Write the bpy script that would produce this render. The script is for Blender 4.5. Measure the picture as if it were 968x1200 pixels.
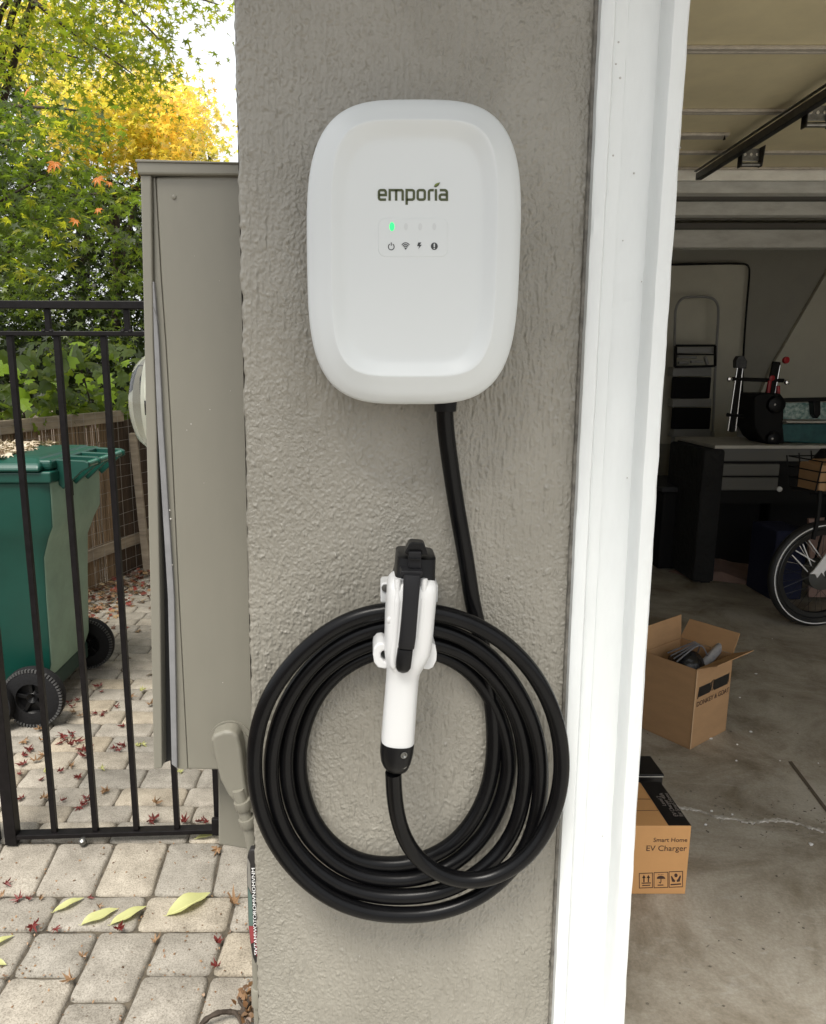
import bpy, math, random
import numpy as np
from mathutils import Vector, Matrix, noise
from math import sin, cos, pi, radians

random.seed(7)
rng = np.random.default_rng(7)
for o in list(bpy.data.objects):
    bpy.data.objects.remove(o, do_unlink=True)
sc = bpy.context.scene
COL = sc.collection

# ------------------------------------------------------------------ camera
H = 1.42
TH = radians(11.1)
F = 865.0
CX, CY = 430.0, 600.0
cam_d = bpy.data.cameras.new('camera')
cam = bpy.data.objects.new('camera', cam_d)
COL.objects.link(cam)
cam.location = (0, 0, H)
cam.rotation_euler = (pi / 2 - TH, 0, 0)
cam_d.sensor_fit = 'HORIZONTAL'
cam_d.sensor_width = 36
cam_d.lens = F / 968 * 36
cam_d.shift_x = (484 - CX) / 968
cam_d.clip_start = 0.02
cam_d.clip_end = 3000
sc.camera = cam

# ------------------------------------------------------------------ world, sun, exposure
SUN_EL, SUN_AZ = radians(62), radians(-158)      # azimuth from +Y, towards -X: a veiled sun, left and behind the camera
w = bpy.data.worlds.new('World')
sc.world = w
w.use_nodes = True
nt = w.node_tree
bg = nt.nodes['Background']
sky = nt.nodes.new('ShaderNodeTexSky')
sky.sky_type = 'NISHITA'
sky.sun_disc = False
sky.sun_elevation = SUN_EL
sky.sun_rotation = SUN_AZ
sky.air_density = 1.0
sky.dust_density = 6.0
sky.ozone_density = 1.0
hs = nt.nodes.new('ShaderNodeHueSaturation')
hs.inputs['Saturation'].default_value = 0.22
nt.links.new(sky.outputs['Color'], hs.inputs['Color'])
veil = nt.nodes.new('ShaderNodeMix')          # thin even cloud over the whole sky
veil.data_type = 'RGBA'
veil.inputs[0].default_value = 0.6
veil.inputs[7].default_value = (7.6, 7.8, 7.9, 1)
nt.links.new(hs.outputs['Color'], veil.inputs[6])
nt.links.new(veil.outputs[2], bg.inputs['Color'])
bg.inputs['Strength'].default_value = 0.13
sun_d = bpy.data.lights.new('sun', 'SUN')
sun_d.energy = 3.0
sun_d.angle = radians(24)
sun_d.color = (1, .95, .86)
sun = bpy.data.objects.new('sun', sun_d)
COL.objects.link(sun)
sd = Vector((sin(SUN_AZ) * cos(SUN_EL), cos(SUN_AZ) * cos(SUN_EL), sin(SUN_EL)))
sun.rotation_euler = sd.to_track_quat('Z', 'Y').to_euler()
sc.view_settings.view_transform = 'Standard'
sc.view_settings.look = 'None'
sc.view_settings.exposure = 0.68
sc.view_settings.gamma = 1
sc.cycles.max_bounces = 10
sc.cycles.diffuse_bounces = 6
sc.cycles.transmission_bounces = 8
sc.cycles.transparent_max_bounces = 8


# ------------------------------------------------------------------ measuring helpers (photo ray -> real place)
def ray(px, py):
    u, v = (px - CX) / F, (CY - py) / F
    return Vector((u, cos(TH) + v * sin(TH), -sin(TH) + v * cos(TH)))


def P(px, py, Y):
    d = ray(px, py)
    return Vector((0, 0, H)) + d * (Y / d.y)


def G(px, py, z=0.0):
    d = ray(px, py)
    return Vector((0, 0, H)) + d * ((z - H) / d.z)


# ------------------------------------------------------------------ materials
MATS = {}


def mat(name, col, rough=.6, metal=0., var=0., vscale=6., bump=0., bscale=60., bdist=.002, stretch=(1, 1, 1),
        col2=None, spec=.5, objvar=0., coat=0., emit=None, trans=0.):
    if name in MATS:
        return MATS[name]
    m = bpy.data.materials.new(name)
    m.use_nodes = True
    n, l = m.node_tree.nodes, m.node_tree.links
    b = n['Principled BSDF']
    b.inputs['Base Color'].default_value = (*col, 1)
    b.inputs['Roughness'].default_value = rough
    b.inputs['Metallic'].default_value = metal
    b.inputs['Specular IOR Level'].default_value = spec
    if coat:
        b.inputs['Coat Weight'].default_value = coat
    if trans:
        b.inputs['Transmission Weight'].default_value = trans
    if emit:
        b.inputs['Emission Color'].default_value = (*emit[0], 1)
        b.inputs['Emission Strength'].default_value = emit[1]
    if var or bump or col2:
        tc = n.new('ShaderNodeTexCoord')
        mp = n.new('ShaderNodeMapping')
        mp.inputs['Scale'].default_value = stretch
        l.new(tc.outputs['Object'], mp.inputs['Vector'])
    last = None
    if var or col2:
        nz = n.new('ShaderNodeTexNoise')
        nz.inputs['Scale'].default_value = vscale
        nz.inputs['Detail'].default_value = 7
        nz.inputs['Roughness'].default_value = .65
        l.new(mp.outputs[0], nz.inputs['Vector'])
        cr = n.new('ShaderNodeValToRGB')
        c2 = col2 or tuple(c * (1 - var) for c in col)
        c1 = col if col2 else tuple(min(1, c * (1 + var)) for c in col)
        cr.color_ramp.elements[0].position = .35
        cr.color_ramp.elements[1].position = .65
        cr.color_ramp.elements[0].color = (*c2, 1)
        cr.color_ramp.elements[1].color = (*c1, 1)
        l.new(nz.outputs['Fac'], cr.inputs[0])
        last = cr.outputs[0]
        l.new(last, b.inputs['Base Color'])
    if objvar:
        oi = n.new('ShaderNodeObjectInfo')
        mr = n.new('ShaderNodeMapRange')
        mr.inputs['To Min'].default_value = 1 - objvar
        mr.inputs['To Max'].default_value = 1 + objvar
        l.new(oi.outputs['Random'], mr.inputs['Value'])
        h = n.new('ShaderNodeHueSaturation')
        h.inputs['Color'].default_value = (*col, 1)
        if last:
            l.new(last, h.inputs['Color'])
        l.new(mr.outputs[0], h.inputs['Value'])
        l.new(h.outputs[0], b.inputs['Base Color'])
    if bump:
        nb = n.new('ShaderNodeTexNoise')
        nb.inputs['Scale'].default_value = bscale
        nb.inputs['Detail'].default_value = 5
        l.new(mp.outputs[0], nb.inputs['Vector'])
        bp = n.new('ShaderNodeBump')
        bp.inputs['Strength'].default_value = bump
        bp.inputs['Distance'].default_value = bdist
        l.new(nb.outputs['Fac'], bp.inputs['Height'])
        l.new(bp.outputs[0], b.inputs['Normal'])
    MATS[name] = m
    return m


def leaf_mat(name, cols, trans_gain=2.0, tw=.5, rough=.45):
    """several leaf colours picked leaf by leaf, with light coming through the blade"""
    m = bpy.data.materials.new(name)
    m.use_nodes = True
    n, l = m.node_tree.nodes, m.node_tree.links
    b = n['Principled BSDF']
    out = n['Material Output']
    ge = n.new('ShaderNodeNewGeometry')
    cr = n.new('ShaderNodeValToRGB')
    els = cr.color_ramp.elements
    while len(els) < len(cols):
        els.new(.5)
    for i, c in enumerate(cols):
        els[i].position = i / (len(cols) - 1)
        els[i].color = (*c, 1)
    l.new(ge.outputs['Random Per Island'], cr.inputs[0])
    l.new(cr.outputs[0], b.inputs['Base Color'])
    b.inputs['Roughness'].default_value = rough
    tr = n.new('ShaderNodeBsdfTranslucent')
    mx = n.new('ShaderNodeMix')
    mx.data_type = 'RGBA'
    mx.blend_type = 'MULTIPLY'
    mx.inputs[0].default_value = 1
    mx.clamp_result = False
    l.new(cr.outputs[0], mx.inputs[6])
    mx.inputs[7].default_value = (trans_gain * 1.1, trans_gain * 1.05, trans_gain * .5, 1)
    l.new(mx.outputs[2], tr.inputs[0])
    ms = n.new('ShaderNodeMixShader')
    ms.inputs[0].default_value = tw
    l.new(b.outputs[0], ms.inputs[1])
    l.new(tr.outputs[0], ms.inputs[2])
    l.new(ms.outputs[0], out.inputs[0])
    MATS[name] = m
    return m


def stucco_mat():
    m = bpy.data.materials.new('painted_stucco')
    m.use_nodes = True
    n, l = m.node_tree.nodes, m.node_tree.links
    b = n['Principled BSDF']
    tc = n.new('ShaderNodeTexCoord')

    def nz(scale, stretch, detail=4, rough=.55):
        mp = n.new('ShaderNodeMapping')
        mp.inputs['Scale'].default_value = stretch
        l.new(tc.outputs['Object'], mp.inputs[0])
        t = n.new('ShaderNodeTexNoise')
        t.inputs['Scale'].default_value = scale
        t.inputs['Detail'].default_value = detail
        t.inputs['Roughness'].default_value = rough
        l.new(mp.outputs[0], t.inputs['Vector'])
        return t.outputs['Fac']
    big = nz(5, (1, 1, .6))
    cr = n.new('ShaderNodeValToRGB')
    cr.color_ramp.elements[0].position = .3
    cr.color_ramp.elements[1].position = .7
    cr.color_ramp.elements[0].color = (.212, .199, .166, 1)
    cr.color_ramp.elements[1].color = (.288, .271, .231, 1)
    l.new(big, cr.inputs[0])
    l.new(cr.outputs[0], b.inputs['Base Color'])
    rr = n.new('ShaderNodeMapRange')
    rr.inputs['To Min'].default_value = .28
    rr.inputs['To Max'].default_value = .5
    l.new(nz(30, (1, 1, 1)), rr.inputs['Value'])
    l.new(rr.outputs[0], b.inputs['Roughness'])
    # grains, brush strokes (tall), small dents
    grains = nz(400, (1, 1, .8), 2, .5)
    strokes = nz(210, (1, 1, .13), 2, .5)
    mask = nz(7, (1, 1, .6), 3)
    dents = nz(120, (1, 1, .42), 3, .5)
    a1 = n.new('ShaderNodeMix')
    a1.data_type = 'FLOAT'
    mr = n.new('ShaderNodeMapRange')
    mr.inputs['From Min'].default_value = .38
    mr.inputs['From Max'].default_value = .6
    l.new(mask, mr.inputs['Value'])
    l.new(mr.outputs[0], a1.inputs[0])
    l.new(grains, a1.inputs[2])
    l.new(strokes, a1.inputs[3])
    bp1 = n.new('ShaderNodeBump')
    bp1.inputs['Strength'].default_value = .8
    bp1.inputs['Distance'].default_value = .0026
    l.new(a1.outputs[0], bp1.inputs['Height'])
    bp2 = n.new('ShaderNodeBump')
    bp2.inputs['Strength'].default_value = .8
    bp2.inputs['Distance'].default_value = .0012
    l.new(dents, bp2.inputs['Height'])
    l.new(bp1.outputs[0], bp2.inputs['Normal'])
    l.new(bp2.outputs[0], b.inputs['Normal'])
    b.inputs['Coat Weight'].default_value = .3
    b.inputs['Coat Roughness'].default_value = .3
    MATS[m.name] = m
    return m


def concrete_mat():
    m = bpy.data.materials.new('stained_concrete')
    m.use_nodes = True
    n, l = m.node_tree.nodes, m.node_tree.links
    b = n['Principled BSDF']
    tc = n.new('ShaderNodeTexCoord')

    def nz(scale, detail=8, rough=.7, dist=0., st=(1, 1, 1)):
        mp = n.new('ShaderNodeMapping')
        mp.inputs['Scale'].default_value = st
        l.new(tc.outputs['Object'], mp.inputs[0])
        t = n.new('ShaderNodeTexNoise')
        t.inputs['Scale'].default_value = scale
        t.inputs['Detail'].default_value = detail
        t.inputs['Roughness'].default_value = rough
        t.inputs['Distortion'].default_value = dist
        l.new(mp.outputs[0], t.inputs['Vector'])
        return t.outputs['Fac']

    def ramp(v, stops):
        c = n.new('ShaderNodeValToRGB')
        e = c.color_ramp.elements
        while len(e) < len(stops):
            e.new(.5)
        for i, (p, q) in enumerate(stops):
            e[i].position = p
            e[i].color = (*q, 1)
        l.new(v, c.inputs[0])
        return c.outputs[0]
    base = ramp(nz(2.6, 10, .72, .6), [(.36, (.2, .17, .125)), (.49, (.34, .305, .25)), (.62, (.46, .43, .37))])
    pale = ramp(nz(9, 6, .6, 1.2, (1, 2.2, 1)), [(.56, (0, 0, 0)), (.74, (1, 1, 1))])
    mx = n.new('ShaderNodeMix')
    mx.data_type = 'RGBA'
    mx.blend_type = 'MIX'
    mm = n.new('ShaderNodeMath')
    mm.operation = 'MULTIPLY'
    mm.inputs[1].default_value = .55
    l.new(pale, mm.inputs[0])
    l.new(mm.outputs[0], mx.inputs[0])
    l.new(base, mx.inputs[6])
    mx.inputs[7].default_value = (.46, .44, .4, 1)
    fine = ramp(nz(120, 3), [(.3, (.82, .82, .82)), (.7, (1.1, 1.1, 1.1))])
    m2 = n.new('ShaderNodeMix')
    m2.data_type = 'RGBA'
    m2.blend_type = 'MULTIPLY'
    m2.inputs[0].default_value = 1
    l.new(mx.outputs[2], m2.inputs[6])
    l.new(fine, m2.inputs[7])
    l.new(m2.outputs[2], b.inputs['Base Color'])
    r = n.new('ShaderNodeMapRange')
    r.inputs['To Min'].default_value = .38
    r.inputs['To Max'].default_value = .75
    l.new(nz(4), r.inputs['Value'])
    l.new(r.outputs[0], b.inputs['Roughness'])
    bp = n.new('ShaderNodeBump')
    bp.inputs['Strength'].default_value = .4
    bp.inputs['Distance'].default_value = .003
    l.new(nz(45), bp.inputs['Height'])
    l.new(bp.outputs[0], b.inputs['Normal'])
    MATS[m.name] = m
    return m


def paver_mat():
    m = bpy.data.materials.new('concrete_paver')
    m.use_nodes = True
    n, l = m.node_tree.nodes, m.node_tree.links
    b = n['Principled BSDF']
    tc = n.new('ShaderNodeTexCoord')
    oi = n.new('ShaderNodeObjectInfo')
    ad = n.new('ShaderNodeVectorMath')
    ad.operation = 'ADD'
    l.new(tc.outputs['Object'], ad.inputs[0])
    l.new(oi.outputs['Location'], ad.inputs[1])

    def nz(scale, detail=6, rough=.6):
        t = n.new('ShaderNodeTexNoise')
        t.inputs['Scale'].default_value = scale
        t.inputs['Detail'].default_value = detail
        t.inputs['Roughness'].default_value = rough
        l.new(ad.outputs[0], t.inputs['Vector'])
        return t.outputs['Fac']
    c0 = n.new('ShaderNodeValToRGB')
    e = c0.color_ramp.elements
    for i, (p, q) in enumerate([(0, (.33, .295, .25)), (.4, (.375, .34, .29)), (.75, (.40, .355, .295)), (1, (.42, .345, .25))]):
        if i >= 2:
            e.new(p)
    for i, (p, q) in enumerate([(0, (.30, .28, .245)), (.4, (.355, .325, .28)), (.75, (.385, .35, .295)), (1, (.40, .345, .265))]):
        e[i].position = p
        e[i].color = (*q, 1)
    l.new(oi.outputs['Random'], c0.inputs[0])
    c1 = n.new('ShaderNodeValToRGB')
    c1.color_ramp.elements[0].position = .3
    c1.color_ramp.elements[1].position = .72
    c1.color_ramp.elements[0].color = (.55, .54, .52, 1)
    c1.color_ramp.elements[1].color = (1.1, 1.1, 1.1, 1)
    l.new(nz(11, 9, .72), c1.inputs[0])
    c2 = n.new('ShaderNodeValToRGB')
    c2.color_ramp.elements[0].position = .33
    c2.color_ramp.elements[1].position = .55
    c2.color_ramp.elements[0].color = (.5, .48, .45, 1)
    c2.color_ramp.elements[1].color = (1.04, 1.04, 1.04, 1)
    l.new(nz(260, 3), c2.inputs[0])
    a = n.new('ShaderNodeMix')
    a.data_type = 'RGBA'
    a.blend_type = 'MULTIPLY'
    a.inputs[0].default_value = 1
    l.new(c0.outputs[0], a.inputs[6])
    l.new(c1.outputs[0], a.inputs[7])
    d = n.new('ShaderNodeMix')
    d.data_type = 'RGBA'
    d.blend_type = 'MULTIPLY'
    d.inputs[0].default_value = .8
    l.new(a.outputs[2], d.inputs[6])
    l.new(c2.outputs[0], d.inputs[7])
    l.new(d.outputs[2], b.inputs['Base Color'])
    b.inputs['Roughness'].default_value = .85
    bp = n.new('ShaderNodeBump')
    bp.inputs['Strength'].default_value = .6
    bp.inputs['Distance'].default_value = .003
    l.new(nz(150, 5), bp.inputs['Height'])
    l.new(bp.outputs[0], b.inputs['Normal'])
    MATS[m.name] = m
    return m


STUCCO = stucco_mat()
CONC = concrete_mat()
PAVER = paver_mat()
WHITE_TRIM = mat('white_trim_paint', (.71, .735, .735), .5, var=.03, vscale=25, bump=.5, bscale=60, bdist=.0022, stretch=(1, 1, .25))
WHITE_PLASTIC = mat('white_plastic', (.575, .60, .605), .38, bump=.05, bscale=900, bdist=.0002)
GUN_WHITE = mat('gun_white_plastic', (.62, .625, .625), .38)
BLACK_RUBBER = mat('black_cable_rubber', (.003, .003, .0035), .27, bump=.08, bscale=220, bdist=.0006, var=.25, vscale=30, spec=.18)
BLACK_PLASTIC = mat('black_plastic', (.006, .006, .0065), .34, bump=.1, bscale=500, bdist=.0003, spec=.18)
SATIN_BLACK = mat('satin_black_plastic', (.012, .012, .0135), .45, bump=.15, bscale=600, bdist=.0004, spec=.18)
INK = mat('dark_green_ink', (.045, .055, .015), .5)
INK_GREEN = mat('olive_ink', (.13, .17, .02), .5)
INK_GREY = mat('dark_grey_ink', (.03, .032, .034), .5)
CAB = mat('painted_cabinet_steel', (.205, .195, .16), .42, var=.06, vscale=5, bump=.25, bscale=40, bdist=.0012, stretch=(1, 1, .4))
CAB_GAP = mat('cabinet_gap_dark', (.02, .02, .02), .7)
CAB_EDGE = mat('bluish_cabinet_edge', (.21, .21, .215), .6, var=.12, vscale=20)  # cover lip, a bluer grey than the cabinet paint
IRON = mat('black_iron_paint', (.007, .006, .0065), .4, bump=.25, bscale=120, bdist=.0008, var=.3, vscale=40, spec=.18)
LED = mat('green_led', (.02, .5, .12), .4, emit=((.03, .9, .2), .75))
LED_OFF = mat('unlit_led', (.52, .54, .545), .4)
CARD = mat('brown_cardboard', (.42, .25, .125), .8, var=.07, vscale=7, bump=.2, bscale=50, bdist=.001, stretch=(1, 1, 3))
CARD_EDGE = mat('cardboard_edge', (.5, .33, .19), .85)
CARD2 = mat('orange_cardboard', (.62, .33, .13), .75, var=.05, vscale=6, bump=.15, bscale=60, bdist=.0008)
INK_BLACK = mat('black_print', (.012, .011, .011), .4)
INK_BROWN = mat('dark_brown_print', (.06, .028, .02), .6)
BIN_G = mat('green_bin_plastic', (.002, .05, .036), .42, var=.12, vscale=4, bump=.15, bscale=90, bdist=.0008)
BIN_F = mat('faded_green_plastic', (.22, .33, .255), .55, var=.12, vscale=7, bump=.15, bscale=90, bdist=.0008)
TYRE = mat('wheel_rubber', (.012, .012, .013), .7, bump=.6, bscale=80, bdist=.003, spec=.18)
TYRE_G = mat('dusty_rubber', (.06, .06, .06), .8)
REED = mat('dry_reed', (.25, .17, .1), .75, var=.45, vscale=60, stretch=(1, 1, .05))
FENCE_SHADE = mat('fence_shade_brown', (.06, .038, .024), .8, var=.4, vscale=30, stretch=(1, 1, .1))  # far end of the fence, its shade put into the brown
BOARD = mat('weathered_board', (.34, .28, .215), .8, var=.3, vscale=20, bump=.5, bscale=60, stretch=(.2, .2, 1))
WIRE = mat('galvanised_wire', (.4, .37, .33), .5, metal=.6)
BARK = mat('bark', (.045, .032, .022), .85, var=.4, vscale=12, bump=.6, bscale=50, bdist=.01)
SOIL = mat('dark_soil', (.09, .065, .045), .95, var=.4, vscale=10, bump=.6, bscale=50, bdist=.01)
SAND = mat('joint_sand', (.07, .058, .042), .95, var=.5, vscale=40, bump=.6, bscale=200, bdist=.004)
WALL_IN = mat('garage_wall_paint', (.36, .35, .3), .7, var=.05, vscale=3)
WALL_IN2 = mat('garage_wall_pale', (.62, .6, .5), .7, var=.05, vscale=3)
DOOR = mat('tan_door_panel', (.78, .70, .47), .5, var=.07, vscale=4, bump=.2, bscale=12, bdist=.002)
DOOR_RAIL = mat('door_rail_metal', (.5, .46, .4), .4, var=.15, vscale=30)
BEAM = mat('white_beam', (.9, .89, .82), .6, var=.15, vscale=14, stretch=(.3, 1, 1))
STEEL = mat('galvanised_steel', (.22, .22, .21), .35, metal=.9, var=.3, vscale=30)
DARKSTEEL = mat('oily_dark_steel', (.05, .05, .05), .35, metal=.7, var=.3, vscale=40)
CHROME = mat('chrome', (.7, .7, .7), .2, metal=1)
GREY_P = mat('grey_paint', (.3, .3, .29), .6, var=.06, vscale=10)
PALE = mat('pale_worktop', (.5, .48, .43), .6, var=.08, vscale=10)
BLACK = mat('matt_black', (.01, .01, .01), .7, spec=.18)
RED = mat('red_plastic', (.35, .012, .02), .4)
TEAL = mat('teal_paint', (.008, .065, .07), .45, col2=(.02, .11, .11), vscale=20)
TEALP = mat('teal_clear_window', (.5, .6, .57), .3, col2=(.07, .18, .16), vscale=45)
WHITE_P = mat('white_paint', (.8, .8, .8), .4)
MAUVE = mat('mauve_paper', (.3, .2, .17), .85, var=.15, vscale=8)
BLUE_D = mat('dark_blue_cloth', (.012, .016, .05), .8)
GLASS = mat('meter_glass', (.93, .95, .88), .06, trans=1.0, spec=.6)
METER_W = mat('meter_white', (.7, .7, .63), .5)
YEL = leaf_mat('yellow_green_blade', [(.42, .44, .17), (.5, .5, .25)], 1.2, .25)
RED_L = leaf_mat('red_maple_litter', [(.22, .015, .022), (.26, .05, .03), (.11, .016, .018), (.26, .08, .045)], 1.2, .2)
DRY_L = leaf_mat('dry_brown_litter', [(.14, .07, .03), (.28, .17, .09), (.09, .05, .03)], 1.2, .1)
MAPLE_G = leaf_mat('maple_leaf_green', [(.03, .05, .011), (.05, .08, .014), (.075, .11, .02), (.04, .065, .014)], 3.0, .5)
MAPLE_TOP = leaf_mat('maple_leaf_light', [(.055, .08, .012), (.09, .12, .016), (.16, .17, .02), (.06, .085, .014)], 3.4, .55)
MAPLE_Y = leaf_mat('maple_leaf_yellow', [(.26, .27, .07), (.38, .34, .10), (.42, .34, .11), (.17, .2, .045)], 2.6, .6)  # own autumn yellow, paled so that backlight is part of the colour
MAPLE_O = leaf_mat('maple_leaf_orange', [(.5, .16, .04), (.55, .25, .06)], 1.8, .45)
DARK_G = leaf_mat('dark_green_leaf', [(.010, .019, .006), (.019, .031, .008), (.032, .05, .011)], 2.4, .35)
VINE_G = leaf_mat('vine_leaf', [(.05, .085, .018), (.085, .13, .025), (.15, .2, .04)], 2.4, .5)

# ------------------------------------------------------------------ object helpers
WLOC = {}


def props(o, label=None, cat=None, group=None, kind=None):
    for k, v in (('label', label), ('category', cat), ('group', group), ('kind', kind)):
        if v:
            o[k] = v
    return o


def thing(name, label, cat, loc=(0, 0, 0), group=None):
    o = bpy.data.objects.new(name, None)
    o.empty_display_size = .05
    COL.objects.link(o)
    o.location = loc
    WLOC[o.name] = Vector(loc)
    return props(o, label, cat, group)


def link_mesh(name, me, m, parent=None, loc=(0, 0, 0), smooth=False):
    """vertices are given relative to world point loc"""
    if m is not None and not me.materials:
        me.materials.append(m)
    o = bpy.data.objects.new(name, me)
    COL.objects.link(o)
    base = WLOC[parent.name] if parent else Vector((0, 0, 0))
    o.parent = parent
    o.location = Vector(loc) - base
    WLOC[o.name] = Vector(loc)
    if smooth:
        me.shade_smooth()
    return o


class MB:
    def __init__(s):
        s.v, s.f = [], []

    def add(s, vs, fs):
        b = len(s.v)
        s.v += [tuple(v) for v in vs]
        s.f += [tuple(i + b for i in f) for f in fs]
        return s

    def box(s, x0, x1, y0, y1, z0, z1):
        return s.add([(x0, y0, z0), (x1, y0, z0), (x1, y1, z0), (x0, y1, z0), (x0, y0, z1), (x1, y0, z1), (x1, y1, z1), (x0, y1, z1)],
                     [(0, 3, 2, 1), (4, 5, 6, 7), (0, 1, 5, 4), (1, 2, 6, 5), (2, 3, 7, 6), (3, 0, 4, 7)])

    def obox(s, c, ax, ay, az):
        c = Vector(c)
        ax, ay, az = Vector(ax), Vector(ay), Vector(az)
        vs = []
        for k in (-1, 1):
            for i, j in ((-1, -1), (1, -1), (1, 1), (-1, 1)):
                vs.append(c + ax * i + ay * j + az * k)
        return s.add(vs, [(0, 3, 2, 1), (4, 5, 6, 7), (0, 1, 5, 4), (1, 2, 6, 5), (2, 3, 7, 6), (3, 0, 4, 7)])

    def bar(s, a, b, wx, wy, up=(0, 0, 1)):
        a, b = Vector(a), Vector(b)
        d = (b - a).normalized()
        u = Vector(up)
        if abs(d.dot(u)) > .95:
            u = Vector((0, 1, 0))
        x = d.cross(u).normalized()
        y = x.cross(d).normalized()
        return s.obox((a + b) / 2, x * wx / 2, y * wy / 2, (b - a) / 2)

    def prism(s, pts, d):
        n = len(pts)
        d = Vector(d)
        vs = [Vector(p) for p in pts] + [Vector(p) + d for p in pts]
        fs = [tuple(range(n)), tuple(range(2 * n - 1, n - 1, -1))]
        fs += [(i, i + n, (i + 1) % n + n, (i + 1) % n) for i in range(n)]
        return s.add(vs, fs)

    def loft(s, rings, cap=True):
        n = len(rings[0])
        vs = [p for r in rings for p in r]
        fs = []
        for k in range(len(rings) - 1):
            for i in range(n):
                j = (i + 1) % n
                fs.append((k * n + i, k * n + j, (k + 1) * n + j, (k + 1) * n + i))
        if cap:
            fs.append(tuple(range(n - 1, -1, -1)))
            fs.append(tuple((len(rings) - 1) * n + i for i in range(n)))
        return s.add(vs, fs)

    def tube(s, path, r, n=10, cap=True):
        path = [Vector(p) for p in path]
        m = len(path)
        rs = r if isinstance(r, (list, tuple)) else [r] * m
        t0 = (path[1] - path[0]).normalized()
        nrm = t0.orthogonal().normalized()
        rings = []
        for i in range(m):
            t = (path[min(i + 1, m - 1)] - path[max(i - 1, 0)])
            if t.length < 1e-9:
                t = t0.copy()
            t.normalize()
            nrm = (nrm - t * nrm.dot(t))
            if nrm.length < 1e-6:
                nrm = t.orthogonal()
            nrm.normalize()
            bi = t.cross(nrm)
            rings.append([path[i] + (nrm * cos(2 * pi * k / n) + bi * sin(2 * pi * k / n)) * rs[i] for k in range(n)])
        return s.loft(rings, cap)

    def lathe(s, prof, c, ax, n=24, cap=True):
        """prof: (radius, distance along axis)"""
        c, ax = Vector(c), Vector(ax).normalized()
        u = ax.orthogonal().normalized()
        v = ax.cross(u)
        rings = [[c + ax * h + (u * cos(2 * pi * k / n) + v * sin(2 * pi * k / n)) * max(r, 1e-5) for k in range(n)] for r, h in prof]
        return s.loft(rings, cap)

    def build(s, name, m, parent=None, loc=None, smooth=False, bevel=0, segs=2, angle=35):
        if loc is None:
            loc = WLOC[parent.name] if parent else Vector(s.v[0])
        loc = Vector(loc)
        me = bpy.data.meshes.new(name)
        me.from_pydata([tuple(Vector(v) - loc) for v in s.v], [], s.f)
        me.update()
        o = link_mesh(name, me, m, parent, loc, False)
        import bmesh
        bm = bmesh.new()
        bm.from_mesh(me)
        bmesh.ops.recalc_face_normals(bm, faces=bm.faces)
        bm.to_mesh(me)
        bm.free()
        if bevel:
            md = o.modifiers.new('bevel', 'BEVEL')
            md.width = bevel
            md.segments = segs
            md.limit_method = 'ANGLE'
            md.angle_limit = radians(angle)
            md.harden_normals = False
        if smooth:
            try:
                me.shade_smooth()
                me.set_sharp_from_angle(angle=radians(40))
            except Exception:
                pass
        return o


def catmull(pts, k=6):
    pts = [Vector(p) for p in pts]
    out = []
    n = len(pts)
    for i in range(n - 1):
        p0, p1, p2, p3 = pts[max(i - 1, 0)], pts[i], pts[i + 1], pts[min(i + 2, n - 1)]
        for j in range(k):
            t = j / k
            out.append(.5 * ((2 * p1) + (p2 - p0) * t + (2 * p0 - 5 * p1 + 4 * p2 - p3) * t * t + (3 * p1 - p0 - 3 * p2 + p3) * t ** 3))
    out.append(pts[-1])
    return out


def relax(pts, it=4):
    pts = [p.copy() for p in pts]
    for _ in range(it):
        q = [p.copy() for p in pts]
        for i in range(1, len(pts) - 1):
            q[i] = pts[i] * .5 + (pts[i - 1] + pts[i + 1]) * .25
        pts = q
    return pts


def ribbon(pts, w, closed=False):
    """2-D polyline -> list of quads of width w with mitred joints (lettering)"""
    pts = [Vector(p) for p in pts]
    n = len(pts)
    L, R = [], []
    for i in range(n):
        a = pts[(i - 1) % n] if (closed or i > 0) else None
        b = pts[(i + 1) % n] if (closed or i < n - 1) else None
        d1 = (pts[i] - a).normalized() if a is not None else None
        d2 = (b - pts[i]).normalized() if b is not None else None
        d1 = d1 or d2
        d2 = d2 or d1
        n1, n2 = Vector((-d1.y, d1.x)), Vector((-d2.y, d2.x))
        m = (n1 + n2)
        m = m.normalized() if m.length > 1e-6 else n1
        k = min(1 / max(m.dot(n1), .3), 1.6)
        L.append(pts[i] + m * w / 2 * k)
        R.append(pts[i] - m * w / 2 * k)
    q = []
    for i in range(n if closed else n - 1):
        j = (i + 1) % n
        q.append([L[i], L[j], R[j], R[i]])
    return q


def arc(cx, cy, rx, ry, a0, a1, n=8):
    return [(cx + rx * cos(radians(a0 + (a1 - a0) * i / n)), cy + ry * sin(radians(a0 + (a1 - a0) * i / n))) for i in range(n + 1)]


def decal(name, quads, fn, m, parent, dep):
    """flat print: 2-D polygons mapped onto a surface by fn, given the thickness of a print film by vector dep"""
    b = MB()
    for q in quads:
        b.prism([fn(p[0], p[1]) for p in q], dep)
    return b.build(name, m, parent)


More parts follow.
